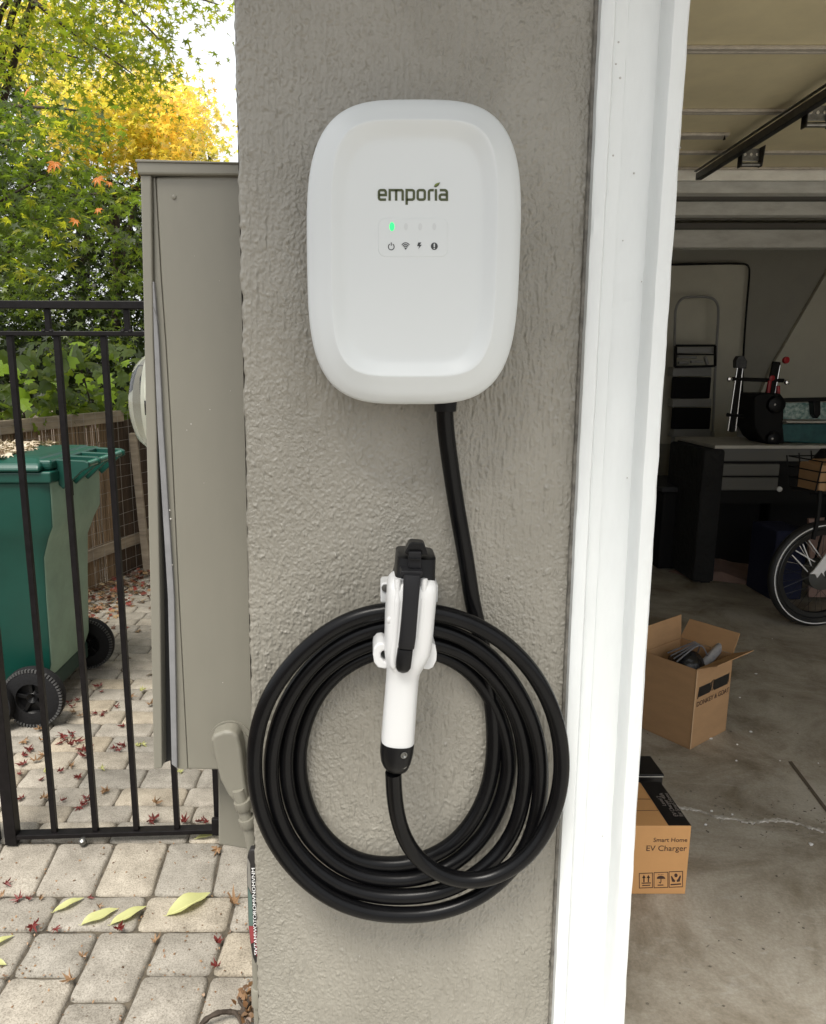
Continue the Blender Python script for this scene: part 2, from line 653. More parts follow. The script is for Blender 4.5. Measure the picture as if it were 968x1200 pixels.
def text(name, body, m, parent, loc, rot, size, align='LEFT', offset=0., sx=1.):
    c = bpy.data.curves.new(name, 'FONT')
    c.body = body
    c.size = size
    c.align_x = align
    c.offset = offset
    c.extrude = .0002
    c.resolution_u = 3
    c.materials.append(m)
    o = bpy.data.objects.new(name, c)
    COL.objects.link(o)
    o.parent = parent
    o.location = Vector(loc) - (WLOC[parent.name] if parent else Vector())
    o.rotation_euler = rot
    o.scale = (sx, 1, 1)
    WLOC[o.name] = Vector(loc)
    bpy.context.view_layer.update()
    me = bpy.data.meshes.new_from_object(o.evaluated_get(bpy.context.evaluated_depsgraph_get()))
    n = bpy.data.objects.new(name, me)
    COL.objects.link(n)
    n.parent, n.location, n.rotation_euler, n.scale = parent, o.location, o.rotation_euler, o.scale
    bpy.data.objects.remove(o, do_unlink=True)
    bpy.data.curves.remove(c)
    n.name = name
    WLOC[n.name] = Vector(loc)
    return n


# =================================================================== GROUND AND BUILDING
struct = lambda o: props(o, kind='structure')
GX = -.155            # left outer face of the house wall
g = MB().add([(-400, -400, -.08), (400, -400, -.08), (400, 600, -.08), (-400, 600, -.08)], [(0, 1, 2, 3)]).build('ground', SOIL, loc=(0, 0, 0))
struct(g)
fl = MB().box(-.02, 4.6, .80, 6.4, -.06, 0).build('garage_floor', CONC, loc=(1, 1, 0))
struct(fl)
dv = MB().box(GX, 6, -6, .797, -.06, -.004).build('driveway', mat('pale_driveway', (.48, .46, .42), .85, var=.12, vscale=3), loc=(0, 0, 0))
struct(dv)
sb = MB().box(-2.6, GX - .001, -2.6, 9, -.06, -.010).build('path_bed', SAND, loc=(0, 0, 0))
struct(sb)


# ---- the pillar beside the garage opening
def pillar():
    t = thing('pillar', 'grey taupe stucco pillar between the gate and the garage opening, holding the white charger', 'pillar', (.05, .93, 0))
    xl = lambda z: -.150 - .013 * (1.9 - z) / 1.6      # the photo's pillar widens a little downwards
    xr = lambda z: .2645 + .010 * (1.9 - z) / 1.6
    # the part near the charger is built with its grain as geometry, cell by cell; above and below coarser
    R = np.random.default_rng(11)

    def field(nz, nx, cz, cx, sz, sx):
        """smooth random field, correlation lengths sz and sx in metres, unit deviation"""
        f = np.fft.rfft2(R.normal(size=(nz, nx)))
        kz = np.fft.fftfreq(nz, cz)[:, None]
        kx = np.fft.rfftfreq(nx, cx)[None, :]
        f *= np.exp(-2 * (pi * sz * kz) ** 2 - 2 * (pi * sx * kx) ** 2)
        o = np.fft.irfft2(f, s=(nz, nx))
        return (o - o.mean()) / o.std()

    def piece(z0, z1, cell, name):
        nx = int(.43 / cell)
        nz = int((z1 - z0) / cell)
        z = np.linspace(z0, z1, nz + 1)
        n1, n2 = nz + 1, nx + 1
        peb = field(n1, n2, cell, cell, .0010, .0008)
        peb2 = field(n1, n2, cell, cell, .0017, .0012)
        stroke = field(n1, n2, cell, cell, .0075, .0011)
        mask = np.clip(.5 + .55 * field(n1, n2, cell, cell, .05, .03), 0, 1)
        lump = field(n1, n2, cell, cell, .0032, .0028)
        wav = field(n1, n2, cell, cell, .06, .04)
        d = .00030 * peb * (1 - .4 * mask) + .00021 * peb2 * (1 - .35 * mask) + .00040 * stroke * mask + .0006 * np.clip(lump - 1.6, 0, 2) + .0006 * wav + .00055 * np.clip(peb2 - 1.35, 0, 3)
        wob = .0004 * field(n1, 2, cell, cell, .012, cell)[:, :1] + .0005 * field(n1, 2, cell, cell, .003, cell)[:, :1]
        wob2 = .0010 * field(n1, 2, cell, cell, .012, cell)[:, :1] + .0006 * field(n1, 2, cell, cell, .003, cell)[:, :1]
        s_ = np.linspace(0, 1, n2)[None, :]
        xa, xb = xl(z)[:, None], xr(z)[:, None]
        x = (xa + wob) * (1 - s_) + (xb + wob2) * s_
        e = np.minimum(s_, 1 - s_) * (xb - xa)
        y = .930 - d + .006 * np.clip(1 - e / .006, 0, 1) ** 2
        x = np.concatenate([x[:, :1] + .0004, x, x[:, -1:] - .0004], 1)      # turn the corners back into the wall
        y = np.concatenate([np.full((n1, 1), .99), y, np.full((n1, 1), .99)], 1)
        n2, nx = n2 + 2, nx + 2
        zz = np.broadcast_to(z[:, None], x.shape)
        me = bpy.data.meshes.new(name)
        co = np.stack([x - .05, y - .93, zz], -1).reshape(-1)
        me.vertices.add(n1 * n2)
        me.vertices.foreach_set('co', co)
        i = (np.arange(nz)[:, None] * n2 + np.arange(nx)[None, :]).reshape(-1)
        q = np.stack([i, i + 1, i + 1 + n2, i + n2], -1).astype(np.int32)
        me.loops.add(q.size)
        me.loops.foreach_set('vertex_index', q.reshape(-1))
        me.polygons.add(len(q))
        me.polygons.foreach_set('loop_start', np.arange(0, q.size, 4, dtype=np.int32))
        me.update(calc_edges=True)
        me.shade_smooth()
        o = link_mesh(name, me, STUCCO, t, (.05, .93, 0))
        return o
    xl = lambda z: -.150 - .013 * (1.9 - z) / 1.6
    xr = lambda z: .2645 + .010 * (1.9 - z) / 1.6
    piece(.36, 1.90, .00105, 'stucco_face')
    piece(0.0, .36, .005, 'lower_face')
    piece(1.90, 2.42, .005, 'upper_face')
    for nm, f_, yb_ in (('left_side', xl, 1.32), ('right_side', xr, 1.05)):
        MB().add([(f_(0), .935, 0), (f_(0), yb_, 0), (f_(2.42), yb_, 2.42), (f_(2.42), .935, 2.42)], [(0, 1, 2, 3)]).build(nm, STUCCO, t)
    MB().box(-.148, .262, .96, 1.04, 0.001, 2.44).build('core', STUCCO, t)
    return t


pillar()


def trim():
    t = thing('door_trim', 'white painted moulded trim board along the garage opening', 'trim', (.32, .92, 0))
    prof = [(.2685, .945), (.2685, .913), (.2715, .911), (.2835, .911), (.2862, .914), (.2872, .924), (.304, .924), (.3055, .930),
            (.3070, .932), (.3445, .932), (.3465, .926), (.349, .915), (.3525, .911), (.3685, .911), (.3715, .9135), (.3718, 1.06), (.2685, 1.06)]
    zs = np.linspace(0.002, 2.42, 180)
    rings = []
    for z in zs:
        zl = [0, .48, .62, 1.22, 1.55, 1.83, 2.5]
        l_ = np.interp(z, zl, [.278, .272, .2705, .2645, .2625, .2604, .258])
        r_ = np.interp(z, [0, .48, .62, 1.32, 1.55, 1.83, 2.5], [.384, .3755, .3725, .3625, .3605, .359, .356])
        r = []
        for i, (x, y) in enumerate(prof):
            wx = .0007 * noise.noise(Vector((i * 3.1, 0, z * 30))) + .0004 * noise.noise(Vector((i * 3.1, 0, z * 120)))
            r.append((l_ + (x - .2685) / (.3715 - .2685) * (r_ - l_) + wx, y + (.0005 * noise.noise(Vector((i * 2, 5, z * 25))) if i < 15 else 0), z))
        rings.append(r)
    MB().loft(rings).build('moulding', WHITE_TRIM, t, smooth=True)
    b = MB()                                   # caulk bead and paint crack between stucco and trim
    b.tube([(np.interp(z, [0, .48, .62, 1.22, 1.55, 1.83, 2.5], [.278, .272, .2705, .2645, .2625, .2604, .258]) - .0008 + .0009 * noise.noise(Vector((0, 0, z * 60))), .9275, z) for z in np.linspace(.01, 2.4, 260)], .0032, 6)
    b.build('caulk_bead', mat('grey_caulk', (.16, .15, .13), .6, var=.4, vscale=60), t, smooth=True)

    for (x, y, r_) in ((719, 57, .0012), (721, 98, .0014), (716, 82, .0011), (743, 203, .0013), (790, 178, .001), (713, 187, .0012), (730, 282, .0009), (752, 330, .0009), (735, 560, .001), (741, 790, .0009), (706, 980, .001)):
        p = P(x, y, .928)
        MB().lathe([(r_, 0), (r_ * .7, .0006), (r_ * .2, .0008)], Vector((p.x, .9282 if 722 < x + (y - 150) * .06 < 782 else .911, p.z)), (0, -1, 0), 8).build('nail_mark', mat('dirty_filler', (.45, .44, .42), .8), t)


trim()


def house():
    t = thing('garage', 'garage building with its door raised and dark cluttered inside', 'garage', (2, 3, 0))
    B = lambda n, m, *a: MB().box(*a).build(n, m, t)
    B('side_wall', STUCCO, -.150, -.02, 1.325, 9.0, 0.002, 2.60)
    B('lintel', STUCCO, -.15, 4.6, .945, 1.06, 2.452, 2.75)
    B('front_wall', STUCCO, 4.22, 4.6, .935, 1.06, 0.002, 2.449)
    B('right_wall', WALL_IN, 4.6, 4.72, .935, 6.5, -.05, 2.75)
    B('back_wall', WALL_IN, -.018, 4.598, 6.25, 6.37, 0.002, 2.598)
    B('ceiling', WALL_IN, -.15, 4.72, 1.062, 9.0, 2.602, 2.70)
    B('roof_eave', STUCCO, -.45, 5.0, .18, 9.2, 2.752, 2.86)
    B('soffit', STUCCO, -.45, 5.0, .18, .925, 2.40, 2.745)
    # white ceiling beams across the far half
    for (ya, yb, Y, th) in ((207, 226, 4.22, .09), (236, 252, 4.95, .09), (269, 290, 5.6, .12)):
        za, zb = P(850, ya, Y).z, P(850, yb, Y).z
        MB().box(-.01, 4.59, Y, Y + th, zb, za).build('beam', BEAM, t, bevel=.004)
        MB().box(-.01, 4.59, Y + th * .3, Y + th + .02, za + .001, za + .05).build('beam_plate', BLACK if Y < 4.5 else mat('grey_plate', (.2, .19, .17), .7), t)
    z = P(850, 266, 5.5).z
    MB().box(-.01, 4.59, 5.3, 5.32, z + .012, z + .07).build('beam', mat('grey_beam', (.22, .21, .19), .6), t)
    # pale board fixed on the back wall and the slope under the stairs
    MB().prism([P(750, 309, 6.2), P(873, 309, 6.2), P(877, 314, 6.2), P(868, 520, 6.2), P(750, 520, 6.2)], (0, .045, 0)).build('wall_board', WALL_IN2, t)
    MB().prism([P(991, 282, 6.2), P(905, 430, 6.2), P(885, 475, 6.2), P(1100, 480, 6.2), P(1100, 282, 6.2)], (0, .04, 0)).build('stair_side', WALL_IN2, t)
    return t


house()


# ---- raised sectional door, seen from below
def garage_door():
    t = thing('garage_door', 'tan sectional garage door raised flat under the ceiling', 'garage door', (2.2, 2.4, 2.35))
    z = 2.35
    cuts = [1.25, 1.85, P(850, 57, 0).y if False else 2.39, 2.96, 3.5, 3.86]
    ys = [1.28, 1.86, G(850, 57, z).y, G(850, 130, z).y, G(850, 178, z).y, G(850, 189, z).y + .12]
    for a, b in zip(ys[:-1], ys[1:]):
        MB().box(.3, 4.3, a + .006, b - .006, z, z + .045).build('door_panel', DOOR, t, bevel=.004)
        MB().box(.3, 4.3, b - .03, b - .008, z - .012, z - .0005).build('panel_rail', DOOR_RAIL, t, bevel=.003)
        MB().box(.3, 4.3, b + .008, b + .022, z - .008, z - .0005).build('panel_rail', DOOR_RAIL, t, bevel=.003)
    yb = ys[-1]
    MB().box(.3, 4.3, yb, yb + .03, z - .055, z + .05).build('bottom_rail', BEAM, t, bevel=.004)
    ym = G(830, 157, z).y
    MB().box(.3, G(852, 157, z).x, ym - .03, ym + .03, z - .014, z - .001).build('strut', DOOR_RAIL, t, bevel=.004)
    MB().prism([Vector((G(845, 157, z).x, ym - .035, z - .016)), Vector((G(858, 154, z).x, ym + .02, z - .016)), Vector((G(850, 158, z).x, ym + .03, z - .016))], (0, 0, .004)).build('strut_end', BLACK, t)
    # track and roller brackets
    t2 = thing('door_track', 'dark steel door track with two roller brackets slanting across the garage ceiling', 'track', (1.52, 3, 2.28))
    a, b = G(816, 207, 2.29), G(968, 109, 2.29)
    d = (b - a)
    b2 = a + d * 1.9
    s = MB()
    s.bar(a, b2, .006, .028)
    s.bar(a + Vector((.014, 0, .014)), b2 + Vector((.014, 0, .014)), .03, .003)
    s.bar(a + Vector((.012, 0, -.014)), b2 + Vector((.012, 0, -.014)), .026, .003)
    s.build('channel', DARKSTEEL, t2, bevel=.001)
    MB().bar(a + Vector((-.006, 0, .022)), b2 + Vector((-.006, 0, .022)), .014, .003).build('channel_lip', STEEL, t2)
    for (px, py) in ((874, 187), (951, 139)):
        c = G(px, py, 2.275)
        r = MB()
        r.tube([c + Vector((-.02, 0, -.02)), c + Vector((.062, 0, -.02))], .009, 12)
        r.build('roller', STEEL, t2, smooth=True)
        MB().box(c.x - .027, c.x - .021, c.y - .018, c.y + .018, c.z - .032, c.z + .02).build('bracket', DARKSTEEL, t2, bevel=.003)
        MB().prism([(c.x + .06, c.y - .016, c.z - .03), (c.x + .06, c.y + .016, c.z - .03), (c.x + .06, c.y + .03, c.z + .05), (c.x + .06, c.y - .03, c.z + .05)], (.005, 0, 0)).build('bracket', DARKSTEEL, t2, bevel=.003)
        MB().box(c.x - .02, c.x + .059, c.y + .006, c.y + .012, c.z - .004, c.z + .045).build('bracket_plate', STEEL, t2, bevel=.002)
        for dx in (-.005, .02, .045):
            MB().lathe([(.006, 0), (.006, .006), (.001, .006)], c + Vector((dx, .005, .02)), (0, -1, 0), 8).build('bolt', CHROME, t2)
    w_ = MB().tube(catmull([P(878, -6, 2.2), P(878.5, 2, 2.2), P(877, 8, 2.2), P(874, 13, 2.2)], 4), .0015, 5).build('hanging_string', BLACK)
    props(w_, 'thin black string end dangling at the top of the garage opening', 'string')


garage_door()

# =================================================================== CHARGER
YF = .838            # face of the recessed panel


def superell(cx, cz, a, b, n, Y, N=96):
    out = []
    for i in range(N):
        t = 2 * pi * i / N
        c, s = cos(t), sin(t)
        out.append(Vector((cx + a * math.copysign(abs(c) ** (2 / n), c), Y, cz + b * math.copysign(abs(s) ** (2 / n), s))))
    return out


def charger():
    cx, cz = .0512, 1.5385
    t = thing('wall_charger', 'white rounded home car charger mounted on the grey pillar with a green light', 'charger', (cx, .93, cz))
    A, Bz = .1178, .1605
    icx, icz = P(484.7, 296, YF).x, P(484.7, 296.5, YF).z
    ia = (P(580.5, 296, YF).x - P(389, 296, YF).x) / 2
    ib = (P(484, 148, YF).z - P(484, 445, YF).z) / 2
    rings = []
    for (ka, Y) in ((.955, .928), (.972, .915), (.99, .895), (1.0, .872), (1.0, .858), (.997, .8525), (.988, .8485), (.974, .8462), (.95, .8435), (.91, .8395)):
        rings.append(superell(cx, cz, A * ka, Bz * (1 - (1 - ka) * .75), 3.5, Y))
    o = rings[-1]
    inner = superell(icx, icz, ia, ib, 4.6, .829)
    # ease across from outer crest to inner edge of the rim
    for k, Y in ((.35, .8366), (.7, .8332), (.9, .8313), (.97, .8307), (1.0, .8307)):
        rings.append([Vector((o[i].x * (1 - k) + inner[i].x * k, Y, o[i].z * (1 - k) + inner[i].z * k)) for i in range(len(o))])
    for (s, Y) in ((.99, .8310), (.975, .8316), (.94, .8332), (.91, .8346), (.88, .8360), (.84, .8378), (.80, .8385), (.7, .8386), (.5, .8385), (.2, .8382), (.02, .8382)):
        rings.append(superell(icx, icz, ia * s - (1 - s) * 0, ib - (1 - s) * ia, 4.4, Y) if s > .79 else superell(icx, icz, ia * s, ib * s, 3, Y))
    ob = MB().loft(rings).build('housing', WHITE_PLASTIC, t, smooth=True)
    ob.data.shade_smooth()
    sub = ob.modifiers.new('sub', 'SUBSURF')
    sub.levels = 1
    sub.render_levels = 1
    # plane that print sits on
    Yp = .8379
    fn = lambda x, y: P(x, y, Yp)
    Z = lambda x, y: (430 + x / 8.8, 190 + y / 8.8)
    dep = (0, .0012, 0)

    def letters():
        q = []
        W = 25

        def st(pts, closed=False, w=W):
            q.extend(ribbon([Z(*p) for p in pts], w / 8.8, closed))
        T, Bm = 288, 386            # stroke centre lines, x-height band
        # e
        st([(124, 338), (195, 338), (195, 308), (188, 293), (178, T), (142, T), (130, 293), (124, 306), (124, 366), (130, 381), (142, Bm), (197, Bm)])
        # m
        st([(235, 396), (235, T), (358, T), (366, 294), (369, 306), (369, 396)])
        st([(302, T), (302, 396)])
        # p
        st([(410, 438), (410, T), (468, T), (480, 294), (485, 306), (485, 368), (480, 380), (468, Bm), (410, Bm)])
        # o
        st([(541, T), (580, T), (592, 294), (597, 306), (597, 368), (592, 380), (580, Bm), (541, Bm), (529, 380), (524, 368), (524, 306), (529, 294)], True)
        # r
        st([(640, 396), (640, 306), (645, 294), (657, T), (690, T)])
        # i
        st([(712, 278), (712, 396)])
        # a
        st([(752, T), (806, T), (818, 294), (825, 306), (825, Bm), (766, Bm), (756, 380), (752, 368), (752, 352), (757, 340), (768, 334), (825, 334)])
        return q
    decal('maker_name', letters(), fn, INK, t, dep)
    lf = [Z(692, 250), Z(702, 228), Z(722, 216), Z(755, 208), Z(742, 235), Z(722, 252), Z(704, 257)]
    decal('leaf_mark', [lf], fn, INK_GREEN, t, dep)
    decal('leaf_vein', [[Z(692, 250), Z(722, 240), Z(755, 208), Z(742, 235), Z(722, 252), Z(704, 257)]], lambda x, y: P(x, y, Yp - .0003), INK, t, (0, .0005, 0))
    # indicator window: a faint raised outline, the lit and unlit lights, the symbols
    r = []
    x0, x1, y0, y1, rad = 443.5, 525, 255.5, 301, 9
    r += arc(x1 - rad, y0 + rad, rad, rad, -90, 0, 6) + arc(x1 - rad, y1 - rad, rad, rad, 0, 90, 6) + arc(x0 + rad, y1 - rad, rad, rad, 90, 180, 6) + arc(x0 + rad, y0 + rad, rad, rad, 180, 270, 6)
    MB().prism([P(a, b, Yp + .0001) for a, b in r], (0, .0012, 0)).build('indicator_window', WHITE_PLASTIC, t, bevel=.0003)
    Yq = Yp - .0002
    fq = lambda x, y: P(x, y, Yq)

    def pill(cx_, cy_, rx, ry):
        return [(cx_ + rx * cos(a_ * pi / 8), cy_ + ry * sin(a_ * pi / 8)) for a_ in range(16)]
    decal('status_light', [pill(459.3, 265.5, 2.9, 5.2)], fq, LED, t, (0, .001, 0))
    for xx in (475.8, 492.5, 509):
        decal('status_light', [pill(xx, 265.5, 2.2, 4.2)], fq, LED_OFF, t, (0, .001, 0))
    S = lambda pts, w=4.6, c=False: ribbon([Z(*p) for p in pts], w / 8.8, c)
    q = S(arc(251, 873, 30, 32, -60, 240, 14), 9) + S([(251, 828), (251, 862)], 9)
    decal('power_symbol', q, fq, INK_GREY, t, dep)
    q = []
    for rr in (54, 39, 25):
        q += S(arc(399, 896, rr * .95, rr * 1.2, -140, -40, 9), 9)
    q.append([Z(384, 882), Z(414, 882), Z(399, 904)])
    decal('wifi_symbol', q, fq, INK_GREY, t, dep)
    q = [[Z(530, 828), Z(562, 828), Z(545, 852), Z(566, 852), Z(530, 896), Z(540, 866), Z(518, 866)]]
    decal('bolt_symbol', [[q[0][0], q[0][1], q[0][2], q[0][6]], [q[0][6], q[0][2], q[0][3], q[0][5]], [q[0][5], q[0][3], q[0][4]]], fq, INK_GREY, t, dep)
    decal('alert_symbol', [[Z(*p) for p in arc(695, 867, 36, 39, 0, 337.5, 15)]], fq, INK_GREY, t, dep)
    decal('alert_mark', S([(695, 840), (695, 876)], 13) + S([(695, 884), (695, 895)], 13), lambda x, y: P(x, y, Yq - .0004), LED_OFF, t, (0, .0004, 0))
    # gland under the housing
    c = P(522, 474, .885)
    MB().lathe([(.013, 0), (.0135, .012), (.012, .03)], c + Vector((0, 0, -.008)), (0, 0, 1), 20).build('cable_gland', BLACK_PLASTIC, t, smooth=True)


charger()


# =================================================================== CABLE AND GUN
def cable():
    Zm = lambda x, y, Y: P(280 + x / 2.42, 620 + y / 2.42, Y)
    k = [(438, 690, .842), (440, 745, .846), (452, 830, .852), (490, 915, .858), (560, 975, .860), (660, 1000, .861), (765, 968, .862), (848, 892, .864), (898, 790, .868), (917, 680, .870),
         (905, 560, .872), (862, 450, .872), (795, 360, .872), (705, 288, .872), (600, 244, .872), (500, 230, .872), (400, 232, .872), (290, 266, .872), (190, 338, .872), (110, 432, .872),
         (60, 535, .872), (42, 650, .872), (53, 770, .872), (95, 880, .872), (162, 972, .873), (250, 1043, .874), (350, 1083, .875), (455, 1095, .877), (562, 1088, .880), (665, 1052, .886),
         (750, 990, .892), (815, 905, .894), (848, 800, .893), (857, 685, .890), (842, 575, .886), (795, 465, .884), (728, 375, .884), (645, 312, .884), (555, 280, .884), (465, 270, .884),
         (375, 282, .884), (275, 328, .885), (190, 405, .886), (125, 510, .887), (90, 640, .888), (98, 770, .888), (140, 875, .888), (205, 955, .888), (290, 1012, .888), (380, 1038, .888),
         (465, 1043, .888), (560, 1033, .889), (650, 995, .893), (730, 930, .897), (785, 845, .899), (810, 740, .899), (812, 640, .898), (790, 535, .897), (740, 440, .896), (670, 370, .896),
         (600, 335, .896), (520, 316, .896), (430, 312, .897), (340, 335, .898), (250, 390, .899), (175, 480, .900), (133, 610, .901), (138, 745, .901), (182, 855, .901), (250, 930, .901), (330, 977, .901),
         (420, 995, .901), (505, 990, .902), (592, 960, .906), (670, 898, .912), (728, 815, .916), (760, 715, .917), (765, 640, .917), (745, 545, .917), (700, 455, .917), (640, 390, .917),
         (560, 350, .917), (460, 338, .917), (370, 355, .917), (280, 405, .917), (210, 490, .917), (174, 600, .917), (172, 700, .916), (198, 800, .914), (250, 880, .912), (325, 935, .911),
         (415, 952, .911), (505, 943, .911), (590, 905, .912), (655, 840, .914), (702, 750, .917), (722, 650, .918), (722, 540, .918), (706, 420, .917), (684, 300, .916), (660, 200, .915)]
    pts = [Zm(*p) for p in k]
    pts += [P(547, 660, .912), P(536, 600, .906), P(527, 540, .897), P(522, 500, .889), P(521, 478, .885), P(521, 466, .885)]
    path = relax(catmull(pts, 7), 14)
    t = thing('charging_cable', 'thick black charging cable coiled in loops on its wall hook below the charger', 'cable', P(470, 890, .9))
    o = MB().tube(path, .01035, 16).build('cable_jacket', BLACK_RUBBER, t, smooth=True)
    o.data.shade_smooth()


cable()


def gun():
    Zg = lambda x, y, Y: P(420 + x / 4, 620 + y / 4, Y)
    t = thing('charging_gun', 'white and black charging plug handle hung in its holder in the middle of the coil', 'charging plug', P(470, 780, .84))
    px = .84 / F

    def sect(cx, cy, hw, hd, Y, n, N=28):
        c = Zg(cx, cy, Y)
        ax = (Zg(247, 100, Y) - Zg(180, 1050, Y)).normalized()
        sx = Vector((ax.z, 0, -ax.x))
        out = []
        for i in range(N):
            a = 2 * pi * i / N
            out.append(c + sx * hw * px / 4 * math.copysign(abs(cos(a)) ** (2 / n), cos(a)) + Vector((0, hd * math.copysign(abs(sin(a)) ** (2 / n), sin(a)), 0)))
        return out
    hd = [(183, 1010, 84, .019, .842, 2.4), (186, 960, 84.5, .0195, .842, 2.4), (193, 860, 83, .0195, .842, 2.4), (201, 760, 82, .0195, .842, 2.4), (206, 700, 82, .020, .842, 2.4), (210, 665, 84, .022, .843, 2.6),
          (217, 630, 93, .0255, .844, 3), (224, 590, 108, .028, .845, 3.4), (229, 550, 117, .030, .846, 3.6), (235, 480, 119, .031, .847, 3.8), (239, 400, 121, .0315, .848, 4), (246, 320, 121, .032, .849, 4), (250, 262, 121, .0315, .849, 4),
          (252, 240, 117, .029, .849, 4), (254, 222, 104, .025, .849, 4), (254, 218, 92, .021, .849, 4)]
    ob = MB().loft([sect(*h) for h in hd]).build('handle_shell', GUN_WHITE, t, smooth=True)
    ob.data.shade_smooth()
    # side ridges that run down both cheeks and meet under the button
    for side in (-1, 1):
        pts = [Zg(247 + side * 62, 235, .8215), Zg(244 + side * 58, 330, .8195), Zg(236 + side * 55, 430, .819), Zg(226 + side * 52, 520, .819), Zg(214 + side * 50, 600, .8195), Zg(209 + side * 42, 645, .8205), Zg(207 + side * 25, 676, .8225)]
        MB().tube([q + Vector((0, .0022, 0)) for q in relax(catmull(pts, 6), 3)], [.0042] * 6 + [.005] * 25 + [.004] * 6, 12).build('cheek_ridge', GUN_WHITE, t, smooth=True)
    # grip dimples
    for (x, y) in ((158, 430), (312, 432)):
        c = Zg(x, y, .8205)
        MB().lathe([(.001, 0), (.0045, .0008), (.006, .0025)], c, (0, 1, 0), 14).build('side_dimple', mat('soft_grey_plastic', (.6, .6, .6), .5), t, smooth=True)
    # boot
    bt = [(180, 1128, 44, .010, .842, 2), (178, 1122, 56, .013, .842, 2.2), (176, 1105, 68, .0165, .842, 2.3), (176, 1080, 78, .0195, .842, 2.4), (179, 1040, 85.5, .0205, .842, 2.4), (183, 1000, 86, .0207, .842, 2.4), (183.5, 992, 85.5, .0205, .842, 2.4)]
    ob = MB().loft([sect(*h) for h in bt]).build('cable_boot', BLACK_PLASTIC, t, smooth=True)
    for y, yy_ in ((1062, .8205), (1110, .8250)):
        c = Zg(213, y, yy_)
        s_ = MB().lathe([(.0042, 0), (.0042, .0010), (.0032, .0012), (.001, -.0006)], c + Vector((0, .001, 0)), (.3, -1, 0), 14).build('boot_screw', STEEL, t, smooth=True)
    # black release lever and button
    st = [(254, 212, 40, .005, .8165, 4), (250, 250, 40, .006, .8145, 4), (245, 330, 38, .0065, .8125, 4), (238, 420, 38, .0068, .811, 4), (231, 500, 39, .007, .8105, 4), (225, 545, 39, .007, .812, 4), (224, 556, 38, .006, .8135, 4)]
    MB().loft([sect(*h) for h in st]).build('release_lever', SATIN_BLACK, t, smooth=True)
    st = [(224, 550, 34, .004, .8155, 3), (220, 560, 37, .0065, .8145, 3), (213, 610, 38, .009, .8145, 3), (210, 645, 37, .009, .816, 2.6), (208, 662, 28, .007, .819, 2.3), (208, 671, 12, .003, .822, 2)]
    MB().loft([sect(*h) for h in st]).build('thumb_button', BLACK_PLASTIC, t, smooth=True)
    # holder: part fixed to the wall
    h = thing('plug_holder', 'black plug socket with white hook arms screwed to the pillar behind the charging plug', 'holder', P(485, 700, .92))
    so = [(268, 105, 90, .026, .868, 6), (267, 112, 96, .031, .868, 6), (263, 180, 97, .032, .866, 6), (258, 225, 103, .033, .864, 6), (257, 232, 108, .034, .862, 6), (256, 244, 112, .034, .862, 6)]
    MB().loft([sect(*q) for q in so]).build('socket', BLACK_PLASTIC, h, smooth=True)
    MB().prism([Zg(x, y, .832) for x, y in ((218, 108), (240, 68), (252, 62), (300, 66), (312, 74), (326, 122), (296, 122), (294, 100), (240, 100), (236, 122), (220, 116))], (0, .02, 0)).build('latch_cap', BLACK_PLASTIC, h, bevel=.0012)
    MB().prism([Zg(x, y, .826) for x, y in ((236, 108), (296, 108), (293, 186), (234, 184))], (0, .014, 0)).build('latch', SATIN_BLACK, h, bevel=.001)
    MB().prism([Zg(x, y, .823) for x, y in ((234, 138), (294, 140), (294, 147), (234, 145))], (0, .01, 0)).build('latch_rib', BLACK_PLASTIC, h, bevel=.0006)
    MB().prism([Zg(x, y, .815) for x, y in ((199, 196), (303, 198), (300, 224), (197, 222))], (0, .022, 0)).build('lever_seat', SATIN_BLACK, h, bevel=.0012)
    MB().prism([Zg(x, y, .898) for x, y in ((104, 262), (112, 252), (160, 250), (350, 250), (374, 262), (372, 345), (340, 352), (104, 346))], (0, .03, 0)).build('mount_plate', GUN_WHITE, h, bevel=.002)
    MB().lathe([(.0048, 0), (.0045, .002), (.002, .0022)], Zg(126, 276, .8975), (0, -1, 0), 14).build('mount_screw', STEEL, h, smooth=True)
    for sgn, pts in ((-1, [(132, 548), (112, 534), (88, 538), (72, 560), (68, 590), (74, 628), (92, 652), (126, 657), (142, 650), (140, 628), (120, 620), (106, 604), (104, 584), (116, 572), (136, 574)]),
                     (1, [(304, 574), (318, 580), (326, 566), (330, 545), (348, 534), (362, 548), (368, 584), (366, 618), (350, 650), (328, 660), (296, 656), (290, 640), (306, 616), (328, 602), (322, 592), (300, 590)])):
        MB().prism([Zg(x, y, .838) for x, y in pts], (0, .045, 0)).build('hook_arm', GUN_WHITE, h, bevel=.0035, segs=3)
    MB().box(P(466, 700, .9).x, P(500, 700, .9).x, .90, .93, P(480, 775, .9).z, P(480, 690, .9).z).build('hook_spine', GUN_WHITE, h, bevel=.003)


gun()


